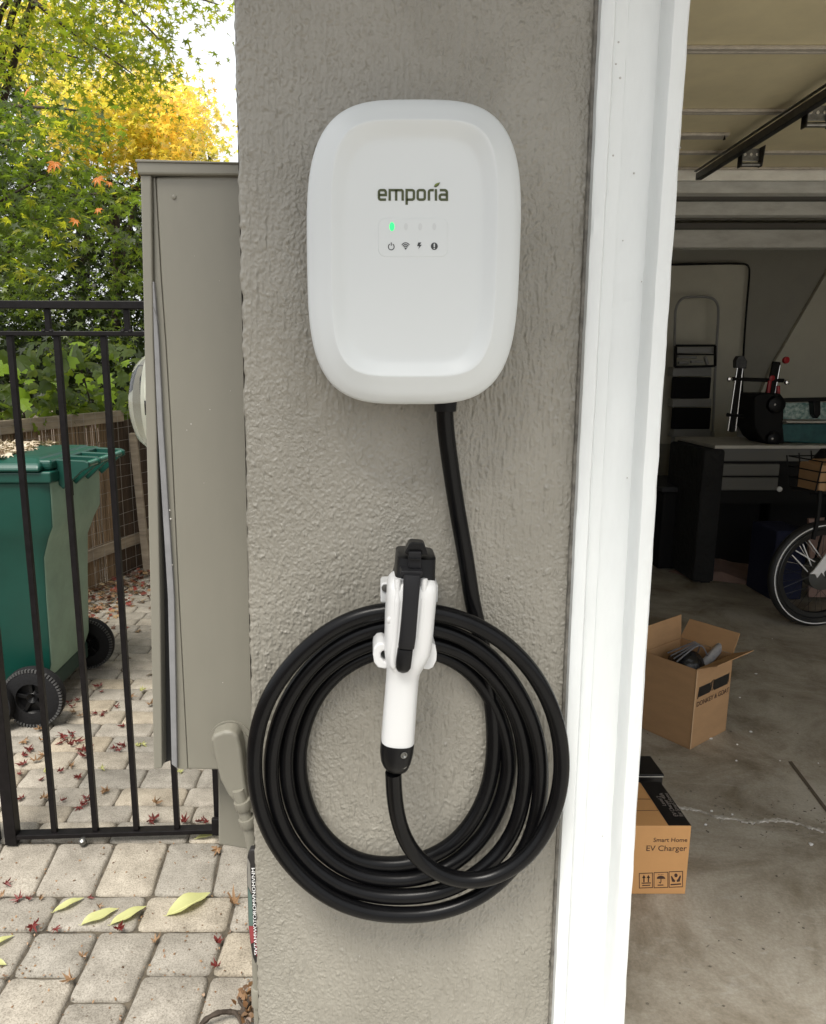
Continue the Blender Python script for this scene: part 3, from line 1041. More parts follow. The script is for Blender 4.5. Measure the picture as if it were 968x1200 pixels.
# =================================================================== METER CABINET ON THE SIDE WALL
def cabinet():
    Yn = 1.02
    Yb = 1.30
    t = thing('meter_cabinet', 'tall grey painted electric meter cabinet fixed to the side of the pillar', 'cabinet', (-.23, Yn, .82))
    Q = lambda x, y, Y=Yn: P(x, y, Y)
    cl = [(164.4, 205), (169, 400), (171, 500), (176, 700), (180, 902)]
    cr_ = [(177, 205), (179.5, 400), (183.2, 500), (187.5, 700), (190, 900)]
    ll = [(178.4, 330), (180.2, 400), (184.3, 500), (196.5, 700), (201, 896)]
    lr = [(180.5, 330), (186, 400), (191, 500), (204, 700), (207.6, 901)]
    bl = [(179, 208), (180.5, 330), (186.2, 400), (191.2, 500), (204.2, 700), (207.8, 901)]
    br_ = [(182, 207), (189, 330), (194, 400), (200, 500), (209.5, 700), (220, 902)]

    def slab(name, left, right, Y, dep, m, bev):
        return MB().prism([Q(x, y, Y) for x, y in left] + [Q(x, y, Y) for x, y in right[::-1]], (0, dep, 0)).build(name, m, t, bevel=bev, segs=3)
    slab('body', br_, [(292, 204), (300, 903)], Yn, Yb - Yn, CAB, .0035)
    slab('body_flange', bl, br_, Yn + .003, .2, CAB, .0015)
    slab('cover_lip', ll, lr, Yn - .003, .2, CAB_EDGE, .0012)
    slab('gap_dark', [(178, 300), (186, 700), (189, 895)], [(182, 300), (199, 700), (203, 890)], Yn + .02, .2, CAB_GAP, 0)  # near-black filler in the cover gap, its shade put into the colour
    slab('cover', cl, cr_, Yn - .004, Yb - Yn, CAB, .0022)
    # cap
    MB().prism([Q(159.5, 188, Yn - .008), Q(292, 191.5, Yn - .008), Q(292, 205.5, Yn - .008), Q(161, 204, Yn - .008)], (0, Yb - Yn + .01, 0)).build('cap', CAB, t, bevel=.0025)
    MB().prism([Q(158.5, 186.5, Yn - .01), Q(292, 190.3, Yn - .01), Q(292, 191.8, Yn - .01), Q(158.5, 189.5, Yn - .01)], (0, Yb - Yn + .012, 0)).build('cap_lip', CAB, t, bevel=.0006)
    for (x, y, r) in ((204, 231, .0032), (182.5, 379, .0022)):
        MB().lathe([(r, 0), (r * .8, .0015), (r * .2, .0022)], Q(x, y, Yn), (0, -1, 0), 12).build('rivet', CAB, t, smooth=True)
    MB().lathe([(.005, 0), (.0042, .0006)], Q(173.5, 340, Yn - .0032), (0, -1, 0), 16).build('keyhole', BLACK, t)
    MB().lathe([(.0056, 0), (.0056, .0005)], Q(173.5, 340, Yn - .0026), (0, -1, 0), 16).build('keyhole_ring', CAB, t)
    MB().tube([Q(179, 358, Yn - .006), Q(188, 382, Yn - .006)], .0004, 5).build('seal_wire', STEEL, t)
    ch = MB()                                     # chipped paint specks
    for (x, y, r) in ((270, 458, .0008), (224, 497, .0018), (219, 504, .0012), (239, 566, .0008), (199, 598, .002), (200, 608, .0022), (202, 662, .0014), (246, 480, .0012), (257, 329, .0007), (228, 300, .0006), (261, 800, .0012)):
        r *= .6
        ch.lathe([(r, 0), (r * .6, .0004)], Q(x, y, Yn - .0062 if x < 222 else Yn), (0, -1, 0), 7)
    ch.build('paint_chip', mat('pale_primer', (.5, .48, .44), .7), t)
    # meter under a glass dome, through the cover
    m = thing('electric_meter', 'round glass electric meter sticking out of the side of the grey cabinet', 'meter', (-.33, 1.17, 1.38))
    c = P(173, 472, 1.165)
    c = Vector((-.297, 1.165, c.z))
    MB().lathe([(.080, 0), (.080, .010), (.0765, .013), (.0765, .028), (.073, .042), (.063, .054), (.045, .062), (.02, .0655), (.001, .066)], c, (-1, 0, 0), 36, cap=False).build('glass_dome', GLASS, m, smooth=True)
    MB().lathe([(.083, -.004), (.083, .004), (.079, .006)], c, (-1, 0, 0), 36).build('rim_ring', METER_W, m, smooth=True)
    MB().lathe([(.064, .002), (.064, .030), (.056, .036), (.001, .037)], c, (-1, 0, 0), 30).build('meter_body', METER_W, m, smooth=True)
    MB().box(c.x - .039, c.x - .0365, 1.14, 1.19, c.z + .01, c.z + .03).build('meter_display', BLACK, m)
    MB().box(c.x - .030, c.x - .006, 1.1, 1.106, c.z - .014, c.z + .006).build('side_label', BLACK, m)
    # junction plate below, conduit body, knockout ring, riser pipe
    j = thing('junction_box', 'grey junction box behind the conduit elbow below the meter cabinet', 'junction box', (-.18, 1.06, .7))
    MB().prism([P(255.5, 895, 1.075), P(299, 895, 1.075), P(299, 997, 1.075), P(256, 990, 1.075)], (0, .09, 0)).build('box_shell', CAB, j, bevel=.003)
    e = thing('conduit_elbow', 'grey painted conduit elbow running from the cabinet down beside the pillar', 'conduit', (-.18, 1.0, .82))
    MB().lathe([(.034, -.002), (.034, .003), (.028, .0035), (.0275, .006), (.022, .0065), (.0215, .010), (.001, .010)], Q(271, 869), (0, -1, 0), 28).build('knockout_ring', CAB, e, smooth=True)
    pl = [P(x, y, .984) for x, y in ((247, 868), (249, 862), (262, 857), (272, 857), (279, 862), (283, 880), (287, 918), (291, 942), (280, 946), (268, 934), (258, 915))]
    MB().prism(pl, (0, .030, 0)).build('elbow_body', CAB, e, bevel=.006, segs=4)
    pts = [P(279, 925, .985), P(286, 950, .985), P(291, 968, .985), P(295, 985, .985), P(298, 1005, .985)]
    MB().tube(relax(catmull(pts, 5), 3), .0088, 14).build('elbow_pipe', CAB, e, smooth=True)
    for (x, y) in ((283.5, 938), (289, 958)):
        MB().lathe([(.0125, 0), (.0125, .012), (.010, .015)], P(x, y, .985), (.25, 0, -1), 16).build('coupling', CAB, e, smooth=True)
    b0 = P(300, 1000, .985)
    MB().tube([Vector((b0.x - .003, .985, b0.z + .02)), Vector((b0.x - .003, .985, .0))], .0088, 14).build('riser_pipe', CAB, e, smooth=True)
    c0 = P(300, 1163, .985)
    MB().lathe([(.0115, 0), (.0115, .03), (.0098, .032)], Vector((b0.x - .003, .985, c0.z - .02)), (0, 0, 1), 16).build('pipe_collar', CAB, e, smooth=True)


cabinet()


def skateboard():
    t = thing('skateboard', 'skateboard deck standing on end against the pillar edge with red and green print', 'skateboard', (-.165, .955, .4))
    Yd = .952
    pts = [(293, 996), (300, 996), (305, 1000), (305, 1125), (299, 1130), (296, 1122), (293, 1105), (291, 1085), (290, 1050), (289, 1020), (290, 1003)]
    Zt = P(290, 996, Yd).z
    pr = [P(x, y, Yd) for x, y in pts]
    MB().prism(pr, (.0, .012, 0)).build('deck', mat('deck_black', (.02, .018, .018), .5), t, bevel=.002)
    f = lambda x, y: P(x, y, Yd - .0012)
    decal('green_stripe', [[(290.5, 1040), (295, 1050), (297, 1085), (291.5, 1085)]], f, mat('faded_teal_print', (.09, .14, .12), .6), t, (0, .001, 0))
    decal('pale_stripe', [[(289.6, 1004), (293, 1012), (295, 1048), (290.4, 1038)]], f, mat('grey_print', (.2, .19, .17), .6), t, (0, .001, 0))
    decal('red_stripe', [[(291.5, 1085.5), (297, 1085.5), (298, 1104), (294, 1106)]], f, mat('red_print', (.25, .04, .045), .6), t, (0, .001, 0))
    decal('red_edge', [[(299.2, 1090), (303, 1090), (303, 1124), (299.2, 1118)]], f, mat('dark_red_print', (.2, .01, .02), .6), t, (0, .001, 0))
    lo, hi = P(300, 1118, Yd), P(300, 1004, Yd)
    text('deck_lettering', 'SIVTAMWOTOROMVNOMVNM', WHITE_P, t, (P(302.2, 1117, Yd).x, Yd - .002, lo.z), (pi / 2, -pi / 2, 0), .0072, sx=1.45)


# =================================================================== PAVED PATH
def jit(a=.002):
    return random.uniform(-a, a)


GAP = .0024


def paver_mesh(quad, top=0.0):
    """quad: four ground corners in order; rounded tumbled edge, slightly uneven top"""
    c = sum(quad, Vector()) / 4
    tilt = (jit(.006), jit(.006), jit(.0012))
    ring = []
    for i in range(4):
        a, b = quad[i], quad[(i + 1) % 4]
        z = quad[i - 1]
        r = .017
        e1 = (b - a).normalized()
        e0 = (z - a).normalized()
        ring.append(a + e0 * r)
        ring.append(a + (e0 + e1) * r * .27)
        ring.append(a + e1 * r)
        ring.append(a.lerp(b, .5) + Vector((jit(), jit(), 0)))
    n = len(ring)
    rings = []
    for (s, z) in ((0, -.045), (0, -.011), (.0035, -.0035), (.011, 0)):
        rr = []
        for p in ring:
            d = (c - p)
            d.z = 0
            q = p + d.normalized() * (s + GAP + (abs(jit(.0015)) if s else 0))
            zz = z + tilt[2] + tilt[0] * (q.x - c.x) + tilt[1] * (q.y - c.y)
            rr.append((q.x, q.y, zz + top))
        rings.append(rr)
    vs = [v for r in rings for v in r] + [(c.x, c.y, tilt[2] + top + .0006)]
    fs = []
    for k in range(3):
        for i in range(n):
            j = (i + 1) % n
            fs.append((k * n + i, k * n + j, (k + 1) * n + j, (k + 1) * n + i))
    fs += [(3 * n + i, 3 * n + (i + 1) % n, 4 * n) for i in range(n)]
    return vs, fs, c


def pavers():
    t = bpy.data.objects.new('paved_path', None)
    COL.objects.link(t)
    WLOC[t.name] = Vector((0, 0, 0))
    struct(t)

    def add(quad):
        vs, fs, c = paver_mesh(quad)
        me = bpy.data.meshes.new('paver')
        me.from_pydata([(v[0] - c.x, v[1] - c.y, v[2]) for v in vs], [], fs)
        me.shade_smooth()
        link_mesh('paver', me, PAVER, t, (c.x, c.y, 0))
    # front courses, joint by joint as measured: (near line y, far line y, [(x at far line, x at near line) ...])
    rows = [
        (1048, 985.5, [(-95, -160), (-60, -118), (6, -30), (69.7, 38.7), (136.3, 108.5), (198.3, 178.2), (260.3, 248), (330, 325)]),
        (1089, 1049, [(-100, -140), (-25, -55), (71, 51), (173.5, 158), (276, 266), (345, 343)]),
    ]

    def line(y):
        return G(150, y).y

    def gx(x, y):
        return G(x, y).x
    for yn, yf, js in rows:
        for (a, b) in zip(js[:-1], js[1:]):
            Yn, Yf = line(yn), line(yf)
            xr = [gx(a[1], yn), gx(b[1], yn), gx(b[0], yf), gx(a[0], yf)]
            xr[1] = min(xr[1], GX - .003)
            xr[2] = min(xr[2], GX - .003)
            if xr[0] > GX - .04:
                continue
            add([Vector((xr[0], Yn, 0)), Vector((xr[1], Yn, 0)), Vector((xr[2], Yf, 0)), Vector((xr[3], Yf, 0))])
    # hand laid block with one long paver
    L = lambda pts: add([Vector((min(G(x, y).x, GX - .003), line(y), 0)) for x, y in pts])
    L([(12, 1143), (91, 1144), (117, 1090), (43, 1090)])
    L([(-62, 1142), (12, 1143), (43, 1090), (-22, 1090)])
    L([(-150, 1142), (-62, 1142), (-22, 1090), (-90, 1090)])
    L([(78, 1172), (153, 1172), (189, 1090), (117, 1090)])
    L([(167, 1141), (247, 1141), (265, 1090), (189, 1090)])
    L([(247, 1141), (330, 1141), (330, 1090), (265, 1090)])
    L([(-36, 1212), (60, 1212), (91, 1144), (12, 1143)])
    L([(-110, 1212), (-36, 1212), (12, 1143), (-62, 1142)])
    L([(50, 1235), (127, 1235), (152, 1173), (78, 1173)])
    L([(136, 1213), (226, 1213), (247, 1141.5), (167, 1141.5)])
    L([(226, 1213), (320, 1213), (320, 1141.5), (247, 1141.5)])
    # rest towards the camera, out of the frame
    y = line(1213)
    while y > -1.2:
        x = -1.9 + random.uniform(0, .15)
        while x < GX - .05:
            w_ = random.choice((.15, .22, .22))
            x2 = min(x + w_, GX - .003)
            if GX - x2 < .06:
                x2 = GX - .003
            if not (y > line(1236) and x2 > G(58, 1235).x and x < G(130, 1235).x):
                add([Vector((x, y - .15, 0)), Vector((x2, y - .15, 0)), Vector((x2, y, 0)), Vector((x, y, 0))])
            x = x2
        y -= .15
        if y < .4:
            break
    global GAP
    GAP = .0012
    # behind the gate line: measured course lines
    ys = [985.5, 962, 943, 922, 900, 880, 862, 847, 832.5, 819, 806.5, 795, 784, 774, 765, 756.5, 749]
    Ys = [line(v) for v in ys]
    while Ys[-1] < 6.2:
        Ys.append(Ys[-1] + .112)
    far = MB()
    for a, b, xe in ((line(1048), line(985.5), G(-95, 985).x), (line(1089), line(1049), G(-100, 1049).x), (line(1142), line(1090), G(-90, 1090).x), (line(1212), line(1143), G(-62, 1142).x)):
        x2 = xe
        while x2 > -2.1:
            x1 = x2 - random.choice((.15, .22))
            far.add(*paver_mesh([Vector((x1, a, 0)), Vector((x2, a, 0)), Vector((x2, b, 0)), Vector((x1, b, 0))])[:2])
            x2 = x1
    for k, (a, b) in enumerate(zip(Ys[:-1], Ys[1:])):
        xl = -2.05 if a > 3.3 else -1.75
        x = xl + (k % 2) * .09 + random.uniform(0, .07)
        while x < GX - .03:
            w_ = random.choice((.2, .215, .235)) + jit(.008)
            x2 = min(x + w_, GX - .003)
            if GX - x2 < .05:
                x2 = GX - .003
            q = [Vector((x, a, 0)), Vector((x2, a, 0)), Vector((x2, b, 0)), Vector((x, b, 0))]
            vis = x2 > -.56 * a - .2 and a < 4.3
            if vis:
                add(q)
            else:
                vs, fs, c = paver_mesh(q)
                far.add(vs, fs)
            x = x2
    o = far.build('far_pavers', PAVER, t, loc=(0, 0, 0), smooth=True)
    o['kind'] = 'stuff'


pavers()


# =================================================================== GATE
def gate():
    YL, YR = 2.005, 2.036
    XL, XR = -1.075, -.455
    yy = lambda x: YL + (YR - YL) * (x - XL) / (XR - XL)
    t = thing('iron_gate', 'black iron gate of square bars standing across the paved side path', 'gate', (-.76, 2.02, 0))
    b_ = .0158
    z_top = P(60, 357.5, 2.02).z
    z_mid = P(60, 391, 2.02).z
    z_bot = .03

    def rail(z, th, dep, name):
        a, b = Vector((XL - .35, yy(XL - .35), z)), Vector((XR, yy(XR), z))
        MB().bar(a, b, dep, th).build(name, IRON, t, bevel=.0015)
    rail(z_top, .02, .034, 'top_rail')
    rail(z_mid, .012, .026, 'upper_rail')
    MB().bar((XL, yy(XL), z_bot), (XR + .008, yy(XR), z_bot), .032, .014).build('bottom_rail', IRON, t, bevel=.0015)
    for x in (-.947, -.825, -.7025, -.58, -.458):
        MB().box(x - b_ / 2, x + b_ / 2, yy(x) - b_ / 2, yy(x) + b_ / 2, z_bot + .0075, z_mid - .0065).build('bar', IRON, t, bevel=.001)
    MB().box(-1.09, -1.055, yy(XL) - .017, yy(XL) + .017, .006, z_top - .0105).build('hinge_stile', IRON, t, bevel=.0015)
    for xx in (P(57, 375, 2.02).x, P(148, 375, 2.02).x, -1.14):
        MB().box(xx - .007, xx + .007, yy(xx) - .007, yy(xx) + .007, z_mid + .0065, z_top - .0105).build('stud', IRON, t, bevel=.001)
        w_ = MB()
        for s in (-1, 1):
            w_.lathe([(.008, 0), (.004, .005), (.001, .006)], (xx + s * .01, yy(xx) - .008, z_mid + .006), (0, 0, 1), 8)
        w_.build('weld', IRON, t, smooth=True)
    c = P(252, 968, 2.02)
    MB().box(c.x - .006, c.x + .016, 2.0, 2.015, c.z - .02, c.z + .035).build('latch_plate', IRON, t, bevel=.002)
    MB().lathe([(.012, 0), (.01, .012), (.003, .016)], (P(97, 975, 2.0).x, 1.995, .012), (0, -.3, 1), 10).build('drop_bolt', STEEL, t, smooth=True)
    p = thing('gate_post', 'black square iron post left of the gate', 'post', (-1.16, 2.0, 0))
    MB().box(-1.17, -1.12, 1.985, 2.03, 0, 1.62).build('post_tube', IRON, p, bevel=.002)
    MB().prism([(-1.178, 1.977, 1.62), (-1.112, 1.977, 1.62), (-1.112, 2.038, 1.62), (-1.178, 2.038, 1.62)], (0, 0, .008)).build('post_cap', IRON, p, bevel=.002)


gate()


# =================================================================== GREEN BIN
def bin_():
    x1, y0, y1 = -1.205, 2.80, 3.33
    t = thing('wheeled_bin', 'green wheeled rubbish bin with a pale faded back behind the gate', 'bin', (-1.5, 3.05, 0))
    # body sections: (z, rear x, front x, near y, far y, corner)
    S = [(.13, -1.315, -1.74, 2.86, 3.27, .05), (.22, -1.285, -1.76, 2.845, 3.285, .05), (.5, -1.275, -1.80, 2.83, 3.30, .05), (.68, -1.265, -1.83, 2.82, 3.31, .05), (.76, -1.235, -1.86, 2.805, 3.325, .05),
         (.81, -1.21, -1.87, 2.795, 3.335, .05), (.93, -1.205, -1.88, 2.79, 3.34, .05), (.985, -1.205, -1.885, 2.788, 3.342, .05)]
    rings = []
    for z, xr, xf, ya, yb, c in S:
        rings.append([(xr - c, ya, z), (xr - .25 * c, ya + .25 * c, z), (xr, ya + c, z), (xr, yb - c, z), (xr - .25 * c, yb - .25 * c, z), (xr - c, yb, z),
                      (xf + c, yb, z), (xf + .25 * c, yb - .25 * c, z), (xf, yb - c, z), (xf, ya + c, z), (xf + .25 * c, ya + .25 * c, z), (xf + c, ya, z)])
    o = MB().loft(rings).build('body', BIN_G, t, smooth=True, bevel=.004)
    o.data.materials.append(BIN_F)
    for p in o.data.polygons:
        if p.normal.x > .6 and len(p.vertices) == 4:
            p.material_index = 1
    MB().box(-1.90, -1.20, 2.775, 3.355, .985, 1.03).build('rim', BIN_G, t, bevel=.008, segs=3)
    # lid: domed tray with overhanging edge
    L = [(1.031, .0), (1.05, -.005), (1.062, -.02), (1.078, -.06), (1.083, -.12)]
    rg = []
    for z, s in L:
        a, b, c_, d = -1.92 - s, -1.235 + s * .4, 2.76 - s, 3.37 + s
        rg.append([(b, c_, z), (b, d, z), (a, d, z - .0), (a, c_, z)])
    MB().loft(rg).build('lid', BIN_G, t, bevel=.01, segs=3)
    MB().box(-1.30, -1.205, 2.80, 3.33, 1.032, 1.072).build('lid_hinge_block', BIN_G, t, bevel=.014, segs=3)
    xh = -1.10
    MB().tube([(xh, 2.86, 1.045), (xh, 3.30, 1.045)], .013, 14).build('handle_bar', mat('shiny_green', (.02, .13, .09), .2), t, smooth=True)
    for y in (2.86, 2.99, 3.12, 3.29):
        MB().prism([(-1.225, y - .008, .99), (-1.19, y - .008, .95), (-1.11, y - .008, 1.022), (-1.082, y - .008, 1.035), (-1.082, y - .008, 1.056), (-1.10, y - .008, 1.064), (-1.225, y - .008, 1.07)], (0, .016, 0)).build('handle_web', BIN_G, t, bevel=.004)
    MB().box(-1.205, -1.19, 2.93, 2.955, .91, .975).build('catch', BLACK, t)
    # wheels, axle
    MB().tube([(-1.335, 2.76, .125), (-1.335, 3.36, .125)], .012, 10).build('axle', BLACK, t, smooth=True)
    MB().box(-1.42, -1.30, 2.87, 3.26, .09, .17).build('axle_housing', mat('dark_bin_plastic', (.004, .03, .022), .6), t, bevel=.01)
    for (x, y) in ((-1.335, 2.765), (-1.335, 3.35)):
        wh = MB().lathe([(.062, -.028), (.108, -.028), (.120, -.022), (.125, -.008), (.125, .008), (.120, .022), (.108, .028), (.062, .028)], (x, y, .125), (0, 1, 0), 40, cap=False).build('wheel', TYRE, t, smooth=True)
        tr = MB()
        for k in range(56):
            a = 2 * pi * k / 56
            d = Vector((cos(a), 0, sin(a)))
            tr.obox(Vector((x, y - .024, .125)) + d * .1165, d * .0055, Vector((-sin(a), 0, cos(a))) * .0035, (0, .006, 0))
        q = tr.build('tread', TYRE_G, wh)
        MB().lathe([(.001, -.008), (.02, -.022), (.022, -.02), (.03, -.008), (.06, -.006), (.068, -.018), (.075, -.026), (.075, .02)], (x, y, .125), (0, 1, 0), 32, cap=False).build('rim_disc', BLACK_PLASTIC, wh, smooth=True)
        sp = MB()
        for k in range(5):
            a = 2 * pi * k / 5 + .4
            d = Vector((cos(a), 0, sin(a)))
            sp.bar(Vector((x, y - .016, .125)) + d * .02, Vector((x, y - .016, .125)) + d * .07, .016, .01, (0, 1, 0))
        sp.build('spoke_ribs', BLACK_PLASTIC, wh, bevel=.002)
    # litter on the lid
    return t


bin_()
wl = MB()
wt = thing('loose_wheel', 'black rubber wheel at the left edge, in front of the green bin', 'wheel', (-1.52, 2.66, 0))
wc = G(-6, 850)
wl.lathe([(.03, -.02), (.085, -.022), (.105, -.018), (.11, 0), (.105, .018), (.085, .022), (.03, .02)], (wc.x, wc.y - .05, .11), (0, 1, 0), 36, cap=False).build('tyre', TYRE, wt, smooth=True)
MB().lathe([(.001, -.014), (.03, -.014), (.034, -.006), (.06, -.006), (.084, -.018), (.084, .01)], (wc.x, wc.y - .05, .11), (0, 1, 0), 28, cap=False).build('hub', BLACK_PLASTIC, wt, smooth=True)


# =================================================================== FENCE
FA = lambda Y: -1.82 + .331 * (Y - 4.51)
FD = Vector((.331, 1, 0)).normalized()
FN = Vector((FD.y, -FD.x, 0))          # towards the path


def fence():
    t = thing('reed_fence', 'bamboo reed fence with wire mesh and a pale top board along the path', 'fence', (FA(4.5), 4.5, 0))
    ya, yb = 2.4, 4.86
    n = 340
    r = MB()
    for i in range(n):
        Y = ya + (yb - ya) * i / n
        p = Vector((FA(Y), Y, 0)) + FN * jit(.004)
        rad = random.uniform(.0032, .0052)
        h = 1.075 + jit(.015)
        a, b = p + Vector((0, 0, .0)), p + Vector((jit(.006), jit(.006), h))
        r.tube([a, b], rad, 5)
    o = r.build('reeds', REED, t, smooth=True)
    o['kind'] = 'stuff'
    d = MB()
    Y = 4.87
    while Y < 7.5:
        p = Vector((FA(Y), Y, 0))
        d.obox(p + Vector((0, 0, .54)), FD * .036, FN * .008, (0, 0, .53 + jit(.01)))
        Y += .075
    d2 = d
    # boards at the shaded far end, shade in their colour, each its own part
    Y = 4.90
    while Y < 7.2:
        p = Vector((FA(Y), Y, 0))
        MB().obox(p + Vector((0, 0, .54)) + FN * jit(.003), FD * .034, FN * .008, (0, 0, .53 + jit(.01))).build('board', FENCE_SHADE, t, bevel=.002)
        Y += .072
    # top board and lower rail
    a, b = Vector((FA(ya), ya, 1.10)), Vector((FA(5.0), 5.0, 1.10))
    MB().bar(a + FN * .012, b + FN * .012, .03, .075).build('top_board', BOARD, t, bevel=.004)
    a, b = Vector((FA(ya), ya, .235)), Vector((FA(5.25), 5.25, .235))
    MB().bar(a + FN * .014, b + FN * .014, .022, .075).build('lower_rail', BOARD, t, bevel=.004)
    p = Vector((FA(5.06), 5.06, 0)) + FN * .06
    MB().bar(p + Vector((.03, 0, 0)), p + Vector((-.015, 0, .98)), .05, .035).build('post', BOARD, t, bevel=.004)
    for yy in (3.0, 4.1):
        p = Vector((FA(yy), yy, 0)) - FN * .04
        MB().bar(p, p + Vector((0, 0, 1.06)), .06, .06).build('post', BOARD, t, bevel=.004)
    # galvanised wire mesh in front
    m = MB()
    for k in range(14):
        z = .04 + k * .082
        m.tube([Vector((FA(Y), Y, z + .004 * sin(Y * 9 + k))) + FN * .034 for Y in np.linspace(ya, 5.4, 24)], .0014, 4)
    Y = ya
    while Y < 5.4:
        m.tube([Vector((FA(Y), Y, 0.0)) + FN * .034, Vector((FA(Y), Y, 1.14)) + FN * .036], .0013, 4)
        Y += .105
    o = m.build('wire_mesh', WIRE, t)
    o['kind'] = 'stuff'


fence()


# =================================================================== LEAVES
def maple_blade(lobes=5, notch=.42, fold=.12):
    """flat star shaped leaf, tip along +Y, unit size about 1"""
    tips = {5: [(-100, .62), (-48, .86), (0, 1.0), (48, .86), (100, .62)], 7: [(-128, .45), (-84, .75), (-40, .93), (0, 1.0), (40, .93), (84, .75), (128, .45)]}[lobes]
    v = [(0, 0, 0)]
    pts = []
    for i, (a, r) in enumerate(tips):
        if i:
            am = (a + tips[i - 1][0]) / 2
            pts.append((am, notch, .04))
        pts.append((a - 7, r * .66, 0))
        pts.append((a, r, -fold))
        pts.append((a + 7, r * .66, 0))
    pts = [(-165, .14, 0)] + pts + [(165, .14, 0)]
    for a, r, z in pts:
        v.append((r * sin(radians(a)), r * cos(radians(a)), z))
    f = [(0, i, i + 1) for i in range(1, len(v) - 1)]
    return np.array(v, float), f


def simple_star():
    v = [(0, 0, 0)]
    for i, (a, r) in enumerate([(-115, .5), (-75, .3), (-52, .85), (-25, .36), (0, 1), (25, .36), (52, .85), (75, .3), (115, .5)]):
        v.append((r * sin(radians(a)), r * cos(radians(a)), -.12 * r))
    return np.array(v, float), [(0, i, i + 1) for i in range(1, len(v) - 1)]


def oval_blade(n=5, w=.28, curl=.1):
    v = [(0, 0, 0)]
    L, R = [], []
    for i in range(1, n):
        s = i / n
        ww = w * sin(pi * s ** .8)
        L.append((-ww, s, curl * ww + .12 * sin(pi * s)))
        R.append((ww, s, curl * ww + .12 * sin(pi * s)))
    C = [(0, i / n, .12 * sin(pi * i / n) - .02) for i in range(1, n)]
    v += L + C + R + [(0, 1, 0)]
    m = n - 1
    f = [(0, 1 + m, 1), (0, 1 + 2 * m, 1 + m)]
    for i in range(m - 1):
        f += [(1 + i, 1 + m + i, 2 + m + i, 2 + i), (1 + m + i, 1 + 2 * m + i, 2 + 2 * m + i, 2 + m + i)]
    e = 1 + 3 * m
    f += [(m, 2 * m, e), (2 * m, 3 * m, e)]
    return np.array(v, float), f


def rotmats(n, up_bias=.6, down=.35):
    """random leaf attitudes: blades roughly level, tips drooping outwards"""
    az = rng.uniform(0, 2 * pi, n)
    pitch = rng.normal(-down, .45, n)
    roll = rng.normal(0, up_bias, n)
    ca, sa, cp, sp, cr, sr = np.cos(az), np.sin(az), np.cos(pitch), np.sin(pitch), np.cos(roll), np.sin(roll)
    Z0, O = np.zeros(n), np.ones(n)
    Rz = np.stack([np.stack([ca, -sa, Z0], -1), np.stack([sa, ca, Z0], -1), np.stack([Z0, Z0, O], -1)], 1)
    Rx = np.stack([np.stack([O, Z0, Z0], -1), np.stack([Z0, cp, -sp], -1), np.stack([Z0, sp, cp], -1)], 1)
    Ry = np.stack([np.stack([cr, Z0, sr], -1), np.stack([Z0, O, Z0], -1), np.stack([-sr, Z0, cr], -1)], 1)
    return Rz @ Rx @ Ry


def leaf_mass(name, blade, pos, size, m, parent, loc, up=.6, down=.35):
    V, Fc = blade
    n = len(pos)
    R = rotmats(n, up, down)
    s = size * rng.uniform(.7, 1.2, n)
    vv = np.einsum('nij,vj->nvi', R, V) * s[:, None, None] + np.asarray(pos)[:, None, :] - np.array(loc)[None, None, :]
    tri = []
    for f in Fc:
        if len(f) == 3:
            tri.append(f)
        else:
            tri += [(f[0], f[1], f[2]), (f[0], f[2], f[3])]
    tri = np.array(tri)
    ff = (tri[None] + (np.arange(n) * len(V))[:, None, None]).reshape(-1, 3)
    me = bpy.data.meshes.new(name)
    me.vertices.add(n * len(V))
    me.vertices.foreach_set('co', vv.reshape(-1))
    me.loops.add(len(ff) * 3)
    me.loops.foreach_set('vertex_index', ff.reshape(-1).astype(np.int32))
    me.polygons.add(len(ff))
    me.polygons.foreach_set('loop_start', np.arange(0, len(ff) * 3, 3, dtype=np.int32))
    me.update(calc_edges=True)
    me.validate()
    o = link_mesh(name, me, m, parent, loc)
    o['kind'] = 'stuff'
    return o


def sprays(regions, spread=(.22, .22, .06), per=26):
    """regions: (x0,x1,y0,y1 photo window, Y0,Y1 distance, number of sprays)"""
    out, cen = [], []
    for (x0, x1, y0, y1, Ya, Yb, n) in regions:
        for _ in range(n):
            c = P(random.uniform(x0, x1), random.uniform(y0, y1), random.uniform(Ya, Yb))
            cen.append(c)
            az = random.uniform(0, 2 * pi)
            k = int(per * random.uniform(.6, 1.3))
            loc = rng.normal(0, 1, (k, 3)) * np.array(spread)
            rot = np.array([[cos(az), -sin(az), 0], [sin(az), cos(az), 0], [0, 0, 1]])
            el = np.array([1.5, .6, 1])
            out.append((loc * el) @ rot.T + np.array(c) + np.array([0, 0, -.3 * 0]))
    return np.concatenate(out), cen


def limb(path, r0, r1, n=8):
    p = relax(catmull(path, 5), 2)
    m = len(p)
    return p, [r0 + (r1 - r0) * i / (m - 1) for i in range(m)]


def tree(name, label, trunk_pts, branches, masses, r0=.09):
    base = Vector(trunk_pts[0])
    t = thing(name, label, 'tree', base)
    p, r = limb(trunk_pts, r0, r0 * .35)
    MB().tube(p, r, 10).build('trunk', BARK, t, smooth=True)
    for pts, a, b in branches:
        p, r = limb(pts, a, b)
        MB().tube(p, r, 6).build('branch', BARK, t, smooth=True)
    for nm, blade, pos, size, m, up, down in masses:
        leaf_mass(nm, blade, pos, size, m, t, base, up, down)
    return t


STAR = simple_star()
BL5 = maple_blade(5)
BL7 = maple_blade(7, .4)


